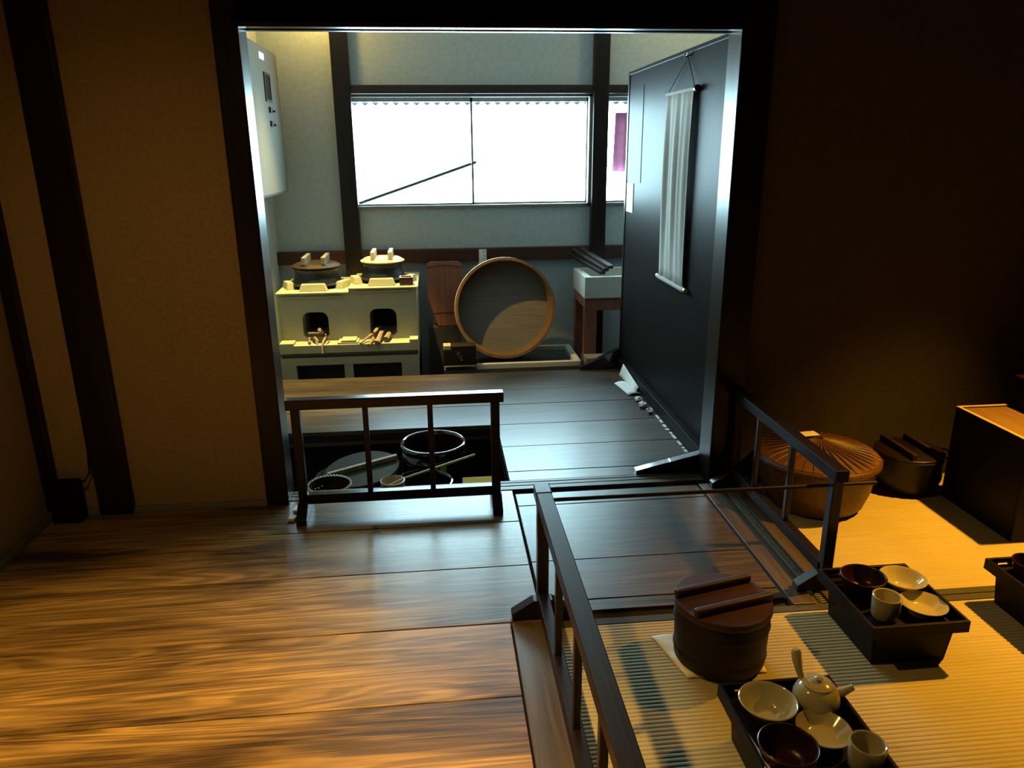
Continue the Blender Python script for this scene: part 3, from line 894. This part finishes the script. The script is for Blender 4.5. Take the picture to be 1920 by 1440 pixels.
tag(build('notice_sheet', MB().box(1.2365, 1.239, 4.60, 4.92, 1.245, 1.80), 'panel'), 'glossy dark sheet fixed high at the far end of the partition', 'sheet')
tag(build('paper_slip', MB().box(1.2355, 1.239, 4.755, 4.915, 1.055, 1.235), 'paper'), 'small white paper slip below the glossy sheet', 'paper')

# papers by the partition foot
op = thing('folded_leaflet', (1.175, 4.42, 0.0), 'folded white leaflet lying open on the boards against the partition', 'paper')
build('page', MB().grid(lambda u, v: (-0.075 + 0.09 * u + 0.03 * v, 0.10 - 0.25 * v, 0.004 + 0.012 * math.sin(PI * u)), 6, 6), 'paper', op, solid=0.002)
build('page', MB().grid(lambda u, v: (0.0 + 0.026 * u, 0.28 - 0.40 * v, 0.004 + 0.075 * u * (1 - 0.5 * v)), 4, 6), 'paper', op, solid=0.002)
random.seed(3)


def crumple(name, loc, s, label):
    b_ = MB()
    n, m_ = 9, 6
    vs, fs = [], []
    for j in range(m_ + 1):
        for i in range(n):
            a, e = 2 * PI * i / n, -PI / 2 + PI * j / m_
            r_ = s * random.uniform(0.65, 1.2)
            vs.append((r_ * math.cos(a) * math.cos(e), 1.2 * r_ * math.sin(a) * math.cos(e), max(0.0, s * 0.6 + 0.7 * r_ * math.sin(e))))
    for j in range(m_):
        for i in range(n):
            k = (i + 1) % n
            fs.append((j * n + i, j * n + k, (j + 1) * n + k, (j + 1) * n + i))
    b_.add(vs, fs)
    return tag(build(name, b_, 'paper', loc=loc), label, 'paper', 'crumpled paper by the partition')


crumple('crumpled_paper', (1.165, 4.165, 0), 0.022, 'crumpled paper lump right beside the open leaflet')
crumple('crumpled_paper', (1.160, 4.055, 0), 0.026, 'crumpled paper lump in the middle along the partition foot')
crumple('crumpled_paper', (1.175, 3.955, 0), 0.022, 'crumpled paper lump farthest from the leaflet along partition foot')
tp = thing('torn_tape', (1.196, 3.63, 0), 'torn strip of pale tape along the partition foot', 'tape')
yy = 3.90
while yy > 3.36:
    l_ = random.uniform(0.02, 0.06)
    dx = random.uniform(-0.004, 0.004)
    build('tape_piece', MB().box(dx - 0.008, 0.008, yy - l_ - 3.63, yy - 3.63, 0.0003, 0.003), 'paper', tp)
    yy -= l_ + random.uniform(0.01, 0.035)


# ------------------------------------------------------------------ low railings
def railing(loc, length, uprights, axis, label, mats, h=0.455, over=0.035, footspan=0.10, feet=(1, 1)):
    t = thing('low_railing', loc, label, 'railing', 'low wooden barrier railings')

    def bx_(nm, a0, a1, b0, b1, z0, z1, mt, bev=0.003, par=t):
        b_ = MB()
        if axis == 0:
            b_.box(a0, a1, b0, b1, z0, z1)
        else:
            b_.box(b0, b1, a0, a1, z0, z1)
        return build(nm, b_, mt, par, bevel=bev)
    L = length / 2
    bx_('top_rail', -L - over, L + over, -0.023, 0.023, h - 0.042, h, mats[0])
    bx_('bottom_rail', -L, L, -0.018, 0.018, 0.052, 0.094, mats[0])
    for s in (-1, 1):
        bx_('post', s * L - 0.018, s * L + 0.018, -0.018, 0.018, 0.0, h - 0.042, mats[1])
    for u in uprights:
        bx_('baluster', u - 0.011, u + 0.011, -0.010, 0.010, 0.094, h - 0.042, mats[1])
    for s, on in zip((-1, 1), feet):
        if not on:
            continue
        f = footspan
        poly = [(-f, 0), (f, 0), (f, 0.022), (0.03, 0.066), (-0.03, 0.066), (-f, 0.022)]
        b_ = MB().prism(poly, 1 if axis == 1 else 0, s * L - 0.021, s * L + 0.021)
        if axis == 0:
            pass
        build('foot', b_, mats[1], t, bevel=0.003)
    return t


railing((-0.190, 2.90, 0), 0.80, [-0.125, 0.135], 0, 'low black railing standing in the kitchen opening before the sunken pots', ('rail_x', 'post'), h=0.508)
fr = railing((0.294, 1.46, 0.004), 1.24, [-0.54, -0.26, 0.02, 0.30], 1, 'low black railing in front along the left edge of the tatami', ('rail_y', 'post'), h=0.452)
build('end_block', MB().box(-0.0245, 0.0245, 0.585, 0.657, 0.409, 0.4535), 'post', fr, bevel=0.004)
railing((1.270, 2.54, 0.008), 0.82, [-0.10, 0.19], 1, 'low black railing along the sill beside the straw basket', ('rail_y', 'post'), h=0.446)
tag(build('barrier_rod', MB().tube([(0.30, 2.165, 0.372), (0.95, 2.162, 0.374), (1.43, 2.16, 0.375)], 0.0065, 10), 'darkwood'),
    'thin dark rod laid across between the two parallel railings', 'rod')
tag(build('paper_wedge', MB().prism([(-0.652, 2.845), (-0.625, 2.835), (-0.617, 2.868), (-0.645, 2.872)], 2, 0.0, 0.012), 'paper'),
    'folded white paper scrap beside the left railing foot', 'paper')
tag(build('paper_wedge', MB().prism([(-0.645, 2.925), (-0.622, 2.915), (-0.618, 2.965), (-0.640, 2.97)], 2, 0.0, 0.010), 'paper'),
    'thin paper scrap between the left post and railing foot', 'paper')

# dark box and cable in the left corner
cb = thing('corner_box', (-1.545, 2.955, 0), 'black box on the boards in the left corner with cable', 'box')
build('body', MB().box(-0.06, 0.055, -0.03, 0.028, 0.0, 0.178), 'cable', cb, bevel=0.006)
build('cable', MB().tube([(0.05, 0.0, 0.165), (0.075, 0.012, 0.17), (0.092, 0.030, 0.20), (0.094, 0.045, 0.30), (0.094, 0.055, 1.6)], 0.005, 8), 'cable', cb)

# ------------------------------------------------------------------ sunken pots behind the railing
PZ = -0.38
jr = thing('glazed_jar', (-0.060, 3.655, PZ), 'large dark brown glazed jar with pale shining rim in the sunken space', 'jar')
build('body', MB().lathe([(0, 0), (0.12, 0), (0.145, 0.04), (0.168, 0.16), (0.178, 0.27), (0.176, 0.33), (0.164, 0.345), (0.170, 0.355), (0.174, 0.366), (0.172, 0.377), (0.166, 0.383), (0.159, 0.384), (0.153, 0.380), (0.149, 0.370), (0.147, 0.35), (0.155, 0.28), (0.13, 0.05), (0, 0.03)], seg=52), 'glaze_brown', jr)
j2 = thing('glazed_bowl', (-0.108, 3.285, PZ), 'wide black glazed bowl under the bamboo ladle', 'bowl')
build('body', MB().lathe([(0, 0), (0.09, 0), (0.11, 0.05), (0.135, 0.20), (0.141, 0.30), (0.1445, 0.315), (0.144, 0.324), (0.140, 0.330), (0.134, 0.331), (0.129, 0.327), (0.126, 0.316), (0.12, 0.22), (0.09, 0.05), (0, 0.04)], seg=48), 'glaze_black', j2)
pn = thing('cooking_pan', (-0.455, 3.535, PZ), 'big round dull metal pan under a half shifted lid', 'pan')
build('body', MB().lathe([(0, 0), (0.13, 0), (0.17, 0.06), (0.194, 0.22), (0.200, 0.255), (0.203, 0.26), (0.198, 0.263), (0.190, 0.25), (0.165, 0.07), (0, 0.02)], seg=48), 'aluminium', pn)
ld = thing('pan_lid', (-0.418, 3.52, -0.078), 'flat round dull lid with wooden batten lying askew on pan', 'lid', rot=(math.radians(4), math.radians(-5), 0))
build('disc', MB().lathe([(0, -0.006), (0.186, -0.006), (0.190, 0.0), (0.186, 0.006), (0, 0.006)], seg=48), 'aluminium', ld)
build('batten', MB().box(-0.17, 0.185, -0.011, 0.011, 0.006, 0.030).rot((0, 0, 0.32)), 'palewood', ld, bevel=0.003)

zr = thing('woven_basket', (-0.532, 3.205, -0.11), 'small dark woven basket with pale knotted rim beside the railing', 'basket')
wv = MB().lathe([(0, 0), (0.07, 0.004), (0.090, 0.05), (0.097, 0.10), (0.092, 0.10), (0.085, 0.05), (0.066, 0.010), (0, 0.008)], seg=36)
build('bowl', wv, 'darkwood', zr)
rm = MB()
for i in range(40):
    a = 2 * PI * i / 40
    rm.tube([(0.096 * math.cos(a), 0.096 * math.sin(a), 0.096), (0.096 * math.cos(a + 0.13), 0.096 * math.sin(a + 0.13), 0.106)], 0.0042, 5)
o_ = build('knotted_rim', rm, 'paper', zr)
o_['kind'] = 'stuff'
nb = MB()
for k in range(10):
    a = math.radians(118 + 13 * (k % 5) + (6 if k > 4 else 0))
    z_ = 0.040 + (0.020 if k > 4 else 0.0) + 0.003 * (k % 2)
    r_ = 0.066 + 0.019 * (z_ - 0.010) / 0.04 - 0.003
    if z_ > 0.05:
        r_ = 0.085 + 0.007 * (z_ - 0.05) / 0.05 - 0.003
    nb.lathe([(0, -0.005), (0.0055, 0.0), (0, 0.005)], c=(r_ * math.cos(a), r_ * math.sin(a), z_), seg=7)
o_ = build('woven_knots', nb, 'paper', zr)
o_['kind'] = 'stuff'
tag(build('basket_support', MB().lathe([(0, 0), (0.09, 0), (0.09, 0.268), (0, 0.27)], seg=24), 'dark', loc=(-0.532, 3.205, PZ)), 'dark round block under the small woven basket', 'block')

la = thing('bamboo_ladle', (-0.243, 3.165, -0.055), 'bamboo ladle with round cup resting across the black bowl', 'ladle')
build('cup', MB().lathe([(0, 0.0), (0.052, 0.0), (0.056, 0.07), (0.051, 0.072), (0.047, 0.008), (0, 0.008)], seg=28), 'bamboo', la)
hd = Vector((0.143, 3.36, 0.04)) - Vector((-0.243, 3.165, -0.055))
build('handle', MB().tube([(-0.035, -0.018, 0.043), (0.045, 0.022, 0.064), tuple(hd)], 0.006, 8), 'bamboo', la)
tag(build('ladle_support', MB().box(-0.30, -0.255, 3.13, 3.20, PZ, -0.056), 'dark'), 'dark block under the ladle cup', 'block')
tag(build('lamplit_box', MB().box(0.075, 0.235, 3.128, 3.22, PZ, -0.012), 'lamplit_wood', bevel=0.004), 'wooden box coloured as if warmly lit, right of the black bowl', 'box')


# ------------------------------------------------------------------ tatami
def tatami(x0, x1, y0, y1, label, heri_far=True, heri_near=False):
    cx, cy = (x0 + x1) / 2, (y0 + y1) / 2
    t = thing('tatami_mat', (cx, cy, -0.034), label, 'mat', 'tatami mats')
    P = 0.0145
    b0 = y0 + (0.032 if heri_near else 0.0)
    b1 = y1 - (0.032 if heri_far else 0.0)
    n = int((b1 - b0) / P)
    P = (b1 - b0) / n
    prof = [(b0 - cy, 0.0)]
    for i in range(n):
        for k, hh in ((0.0, -0.0015), (0.12, -0.0005), (0.3, 0.0004), (0.5, 0.0006), (0.7, 0.0004), (0.88, -0.0006)):
            prof.append((b0 - cy + (i + k) * P, 0.034 + hh))
    prof.append((b1 - cy, 0.034 - 0.0022))
    prof.append((b1 - cy, 0.0))
    vs = [(s * (x1 - x0) / 2, p[0], p[1]) for s in (-1, 1) for p in prof]
    k = len(prof)
    fs = [(i, i + 1, k + i + 1, k + i) for i in range(k - 1)]
    fs += [list(range(k)), list(range(k, 2 * k))[::-1]]
    build('rush_cover', MB().add(vs, fs, False), 'tatami', t)
    hx = (x1 - x0) / 2
    if heri_far:
        build('border_cloth', MB().box(-hx, hx, b1 - cy, y1 - cy, 0, 0.0355), 'heri', t, bevel=0.001)
    if heri_near:
        build('border_cloth', MB().box(-hx, hx, y0 - cy, b0 - cy, 0, 0.0355), 'heri', t, bevel=0.001)


tatami(0.293, 2.20, 1.12, 2.045, 'tatami mat in front under the trays and the rice tub')
tatami(0.293, 2.20, 0.20, 1.118, 'tatami mat nearest the viewer below the frame', True, True)
tatami(2.203, 3.98, 1.12, 2.045, 'tatami mat right of the trays beyond the frame')
tatami(1.314, 3.10, 2.049, 2.98, 'amber lit tatami mat under the straw basket and black boxes', False, True)
cbox('plank', 1.122, 1.128, 2.092, 2.99, -0.02, -0.004, 'dark', fl)


# ------------------------------------------------------------------ tray tables
def tray(loc, label, w_=0.295, d_=0.318, h=0.15):
    t = thing('tray_box', loc, label, 'tray', 'black lacquered box trays on the tatami')
    a, b_ = w_ / 2, d_ / 2
    ai, bi = a - 0.026, b_ - 0.024
    tk = 0.009
    # tapering box body, floor inside it, wider rim band on a lip
    z1 = h - 0.036
    k = 0.93
    bd = MB()
    for (x0, x1, y0, y1) in ((-ai, ai, -bi, -bi + tk), (-ai, ai, bi - tk, bi), (-ai, -ai + tk, -bi, bi), (ai - tk, ai, -bi, bi)):
        bd.add([(x0 * k, y0 * k, 0), (x1 * k, y0 * k, 0), (x1 * k, y1 * k, 0), (x0 * k, y1 * k, 0), (x0, y0, z1), (x1, y0, z1), (x1, y1, z1), (x0, y1, z1)],
               [(0, 1, 2, 3), (4, 5, 6, 7), (0, 1, 5, 4), (1, 2, 6, 5), (2, 3, 7, 6), (3, 0, 4, 7)])
    build('box', bd, 'lacq', t, bevel=0.0015)
    build('tray_floor', MB().box(-ai + tk - 0.002, ai - tk + 0.002, -bi + tk - 0.002, bi - tk + 0.002, 0.104, 0.110), 'lacq', t)
    z2 = z1 + 0.006
    build('lip', MB().box(-a, a, -b_, -bi + tk, z1, z2).box(-a, a, bi - tk, b_, z1, z2).box(-a, -ai + tk, -bi + tk, bi - tk, z1, z2).box(ai - tk, a, -bi + tk, bi - tk, z1, z2), 'lacq', t)
    rm_ = MB()
    rm_.box(-a, a, -b_, -b_ + tk, z2, h).box(-a, -a + tk, -b_ + tk, b_ - tk, z2, h).box(a - tk, a, -b_ + tk, b_ - tk, z2, h)
    rm_.box(-a, -0.105, b_ - tk, b_, z2, h).box(-0.065, a, b_ - tk, b_, z2, h)
    rm_.box(-0.105, -0.065, b_ - tk, b_, z2 + 0.013, h).box(-0.105, -0.065, b_ - tk, b_, z2, z2 + 0.002)
    build('rim', rm_, 'lacq', t, bevel=0.0012)
    return t


TZ = 0.1105
tray((1.330, 1.862, 0), 'black lacquered box tray behind the rice tub, holding pale and brown bowls')
tray((0.815, 1.372, 0), 'black lacquered box tray in front holding the small teapot')
tray((1.905, 1.862, 0), 'black lacquered box tray cut by the right edge of the picture')


def bowl(name, loc, r, h, foot, mat, label, cat='bowl', group=None, thick=0.005, flare=0.5, seg=40):
    t = thing(name, loc, label, cat, group)
    pr = [(0, 0.004), (foot, 0.0), (foot, 0.008)]
    n = 8
    for i in range(n + 1):
        u = i / n
        pr.append((foot + (r - foot) * (u ** flare), 0.009 + (h - 0.009) * u))
    inn = [(p[0] - thick, p[1] + thick * 0.5 * (1 - i / n)) for i, p in enumerate(pr[3:])]
    pr += [(r - thick * 0.5, h + 0.0015)] + inn[::-1] + [(0, 0.010 + thick)]
    build('bowl_body' if cat == 'bowl' else 'body', MB().lathe(pr, seg=seg), mat, t)
    return t


bowl('soup_bowl', (1.279, 1.927, TZ), 0.068, 0.066, 0.034, 'lacq_red', 'dark red lacquered soup bowl beside the flared pale bowl', flare=0.42)
bowl('rice_bowl', (1.412, 1.928, TZ), 0.069, 0.050, 0.026, 'ceramic', 'flared pale glazed bowl at the rear of the rear tray', flare=0.75)
bowl('small_plate', (1.406, 1.812, TZ), 0.067, 0.034, 0.036, 'ceramic', 'pale glazed plate in front of the flared bowl, beside a cup', 'plate', flare=0.9, thick=0.004)


def cup(loc, r, h, label):
    t = thing('tea_cup', loc, label, 'cup')
    pr = [(0, 0.003), (r * 0.80, 0.0), (r * 0.93, 0.008), (r * 0.98, h * 0.5), (r, h - 0.002), (r - 0.002, h), (r - 0.005, h - 0.002), (r * 0.86, h * 0.4), (r * 0.7, 0.010), (0, 0.008)]
    build('body', MB().lathe(pr, seg=36), 'ceramic', t)
    return t


cup((1.283, 1.806, TZ), 0.041, 0.073, 'pale cylindrical tea cup on the tray with the flared bowl')
cup((0.915, 1.272, TZ), 0.040, 0.070, 'pale cylindrical tea cup at the near corner of front tray')
bowl('rice_bowl', (0.758, 1.440, TZ), 0.070, 0.056, 0.030, 'ceramic', 'wide pale glazed bowl beside the small teapot', flare=0.7)
bowl('small_plate', (0.862, 1.362, TZ), 0.064, 0.033, 0.036, 'ceramic', 'pale glazed plate between the teapot and front cup', 'plate', flare=0.9, thick=0.004)
bowl('soup_bowl', (0.737, 1.287, TZ), 0.067, 0.068, 0.034, 'lacq_red', 'dark brown lacquered soup bowl beside the chopsticks', flare=0.42)
bowl('soup_bowl', (1.860, 1.945, TZ), 0.058, 0.063, 0.034, 'lacq_red', 'dark lacquered soup bowl at the right edge of the picture', flare=0.42)
for i, (xo, lab) in enumerate(((0.0, 'left chopstick of the pair on the front tray'), (0.0095, 'right chopstick of the pair on the front tray'))):
    tag(build('chopstick', MB().tube([(0.673 + xo, 1.205, 0.1537), (0.674 + xo * 0.9, 1.46, 0.1225)], [0.0036, 0.0024], 8), 'palewood'), lab, 'chopstick', 'chopsticks on the front tray')

# teapot
tpot = thing('teapot', (0.896, 1.466, TZ), 'small pale glazed teapot with side handle and short spout', 'teapot')
build('body', MB().lathe([(0, 0), (0.034, 0.0), (0.049, 0.010), (0.057, 0.027), (0.056, 0.042), (0.049, 0.058), (0.036, 0.069), (0.033, 0.070), (0.030, 0.066), (0.046, 0.05), (0.05, 0.03), (0.03, 0.008), (0, 0.006)], seg=40), 'ceramic', tpot)
lid_ = build('lid', MB().lathe([(0.036, 0.069), (0.036, 0.073), (0.024, 0.079), (0, 0.081)], seg=32), 'ceramic', tpot)
build('knob', MB().lathe([(0, 0.079), (0.007, 0.081), (0.010, 0.087), (0.006, 0.091), (0, 0.092)], seg=20), 'ceramic', lid_)
build('spout', MB().tube([(0.040, -0.010, 0.044), (0.062, -0.016, 0.056), (0.081, -0.020, 0.070)], [0.014, 0.0105, 0.0075], 12), 'ceramic', tpot)
build('handle', MB().tube([(-0.022, 0.030, 0.056), (-0.030, 0.040, 0.080), (-0.036, 0.046, 0.108), (-0.039, 0.050, 0.130), (-0.040, 0.051, 0.137)], [0.007, 0.009, 0.012, 0.012, 0.007], 12), 'ceramic', tpot)

# rice tub on a folded cloth
fc = MB()


def clothf(u, v):
    x_ = 0.640 + 0.265 * u
    y_ = 1.735 + 0.20 * v
    e = min(u, 1 - u, v, 1 - v)
    return (x_ + 0.02 * (v - 0.5) * (u - 0.5) - 0.02 * v * (1 - u) + 0.02 * (1 - v) * (1 - u), y_, 0.002 + 0.009 * math.sin(min(1, e * 9) * PI / 2) + 0.0015 * math.sin(u * 23 + v * 17))


fc.grid(clothf, 24, 20)
tag(build('folded_cloth', fc, 'white_cloth', solid=0.004), 'folded white cloth under the round rice tub', 'cloth')
rt = thing('rice_tub', (0.787, 1.822, 0.013), 'round dark wooden rice tub with two battens on its lid', 'tub')
build('body', MB().lathe([(0, 0), (0.128, 0.0), (0.131, 0.004), (0.136, 0.168), (0.134, 0.172), (0.125, 0.172), (0.12, 0.02), (0, 0.012)], seg=48), 'darkwood', rt)
build('lid', MB().lathe([(0, 0.166), (0.138, 0.166), (0.1395, 0.170), (0.1395, 0.184), (0.137, 0.187), (0, 0.187)], seg=48), 'redwood', rt)
ang = math.atan2(0.06, 0.25)
for off in (0.052, -0.052):
    build('batten', MB().box(-0.128, 0.128, off - 0.011, off + 0.011, 0.186, 0.211).rot((0, 0, ang)), 'redwood', rt, bevel=0.007)
for zc in (0.03, 0.125):
    r_ = 0.1305 + 0.005 * zc / 0.168
    build('hoop', MB().lathe([(r_ + 0.0005, zc - 0.008), (r_ + 0.0035, zc), (r_ + 0.001, zc + 0.008)], seg=48), 'darkwood', rt)

# ------------------------------------------------------------------ straw basket, iron pot, black boxes
sb = thing('straw_basket', (1.555, 2.775, 0), 'round woven straw basket with ribbed conical lid behind the railing', 'basket')
bd = MB()
n = 72
prof = [(0.17, 0.0), (0.195, 0.02), (0.218, 0.09), (0.228, 0.16), (0.232, 0.205), (0.226, 0.21), (0.0, 0.205)]
vs, fs = [], []
for i in range(n):
    a = 2 * PI * i / n
    k = 1.0 + (0.010 if i % 2 else -0.006)
    for (r_, z_) in prof:
        vs.append((r_ * k * math.cos(a), r_ * k * math.sin(a), z_))
for i in range(n):
    j = (i + 1) % n
    for q in range(len(prof) - 1):
        fs.append((i * 7 + q, j * 7 + q, j * 7 + q + 1, i * 7 + q + 1))
fs.append([i * 7 for i in range(n)][::-1])
bd.add(vs, fs, True)
build('body', bd, 'straw', sb)
ldm = MB().lathe([(0, 0.20), (0.236, 0.200), (0.244, 0.212), (0.240, 0.228), (0.10, 0.262), (0, 0.285)], seg=56)
bl = build('lid', ldm, 'straw', sb)
rbm = MB()
for i in range(36):
    a = 2 * PI * i / 36
    ca, sa = math.cos(a), math.sin(a)
    rbm.tube([(0.015 * ca, 0.015 * sa, 0.286), (0.10 * ca, 0.10 * sa, 0.264), (0.20 * ca, 0.20 * sa, 0.240), (0.238 * ca, 0.238 * sa, 0.226)], [0.003, 0.005, 0.0062, 0.005], 6)
o_ = build('lid_ribs', rbm, 'straw', bl)
o_['kind'] = 'stuff'
build('tie_rim', MB().lathe([(0.238, 0.196), (0.250, 0.206), (0.249, 0.218), (0.240, 0.226)], seg=56), 'straw', sb)
tag(build('paper_tag', MB().box(-0.035, 0.035, -0.025, 0.025, 0.0, 0.002), 'paper', loc=(1.530, 2.815, 0.292), rz=0.1), 'small pale paper tag lying on the straw basket lid', 'tag')

ip = thing('iron_pot', (2.025, 2.862, 0), 'black iron pot with two battens on its lid behind the basket', 'pot')
build('body', MB().lathe([(0, 0), (0.09, 0.0), (0.125, 0.02), (0.14, 0.07), (0.138, 0.13), (0.142, 0.165), (0.136, 0.168), (0, 0.16)], seg=44), 'iron', ip)
il = build('lid', MB().lathe([(0, 0.164), (0.140, 0.166), (0.142, 0.176), (0.136, 0.180), (0, 0.182)], seg=44), 'post', ip)
for s in (-1, 1):
    build('batten', MB().box(s * 0.055 - 0.010, s * 0.055 + 0.010, -0.125, 0.125, 0.180, 0.206), 'darkwood', il, bevel=0.003)
for s in (-1, 1):
    c0 = Vector((s * 0.142, 0, 0.150))
    build('handle', MB().tube([(s * 0.138, -0.045, 0.145), (s * 0.165, -0.04, 0.160), (s * 0.178, 0.0, 0.168), (s * 0.165, 0.04, 0.160), (s * 0.138, 0.045, 0.145)], 0.006, 8), 'iron', ip)


def chest(loc, w_, d_, h, label, lid_mat, open_top=False):
    t = thing('lacquer_chest', loc, label, 'box', 'stacked black boxes at the right edge')
    b_ = MB()
    tk = 0.014
    b_.box(0, w_, 0, tk, 0, h).box(0, w_, d_ - tk, d_, 0, h).box(0, tk, tk, d_ - tk, 0, h).box(w_ - tk, w_, tk, d_ - tk, 0, h).box(tk, w_ - tk, tk, d_ - tk, 0, 0.012)
    build('body', b_, 'lacq', t, bevel=0.002)
    if not open_top:
        build('lid_panel', MB().box(tk, w_ - tk, tk, d_ - tk, h - 0.012, h - 0.004), lid_mat, t)
        build('rim', MB().box(0, w_, 0, tk, h, h + 0.003).box(0, w_, d_ - tk, d_, h, h + 0.003).box(0, tk, tk, d_ - tk, h, h + 0.003).box(w_ - tk, w_, tk, d_ - tk, h, h + 0.003), 'palewood', t)
    else:
        build('rim', MB().box(-0.004, w_ + 0.004, -0.004, 0.016, h, h + 0.006).box(-0.004, w_ + 0.004, d_ - 0.016, d_ + 0.004, h, h + 0.006)
              .box(-0.004, 0.016, 0.016, d_ - 0.016, h, h + 0.006).box(w_ - 0.016, w_ + 0.004, 0.016, d_ - 0.016, h, h + 0.006), 'lacq_red', t)
    return t


chest((2.130, 2.345, 0.002), 0.75, 0.415, 0.405, 'large black lacquered chest with tan top at the right edge', 'tanwood')
chest((2.372, 2.375, 0.4105), 0.46, 0.385, 0.118, 'smaller open black box standing on the large chest', 'lacq', True)
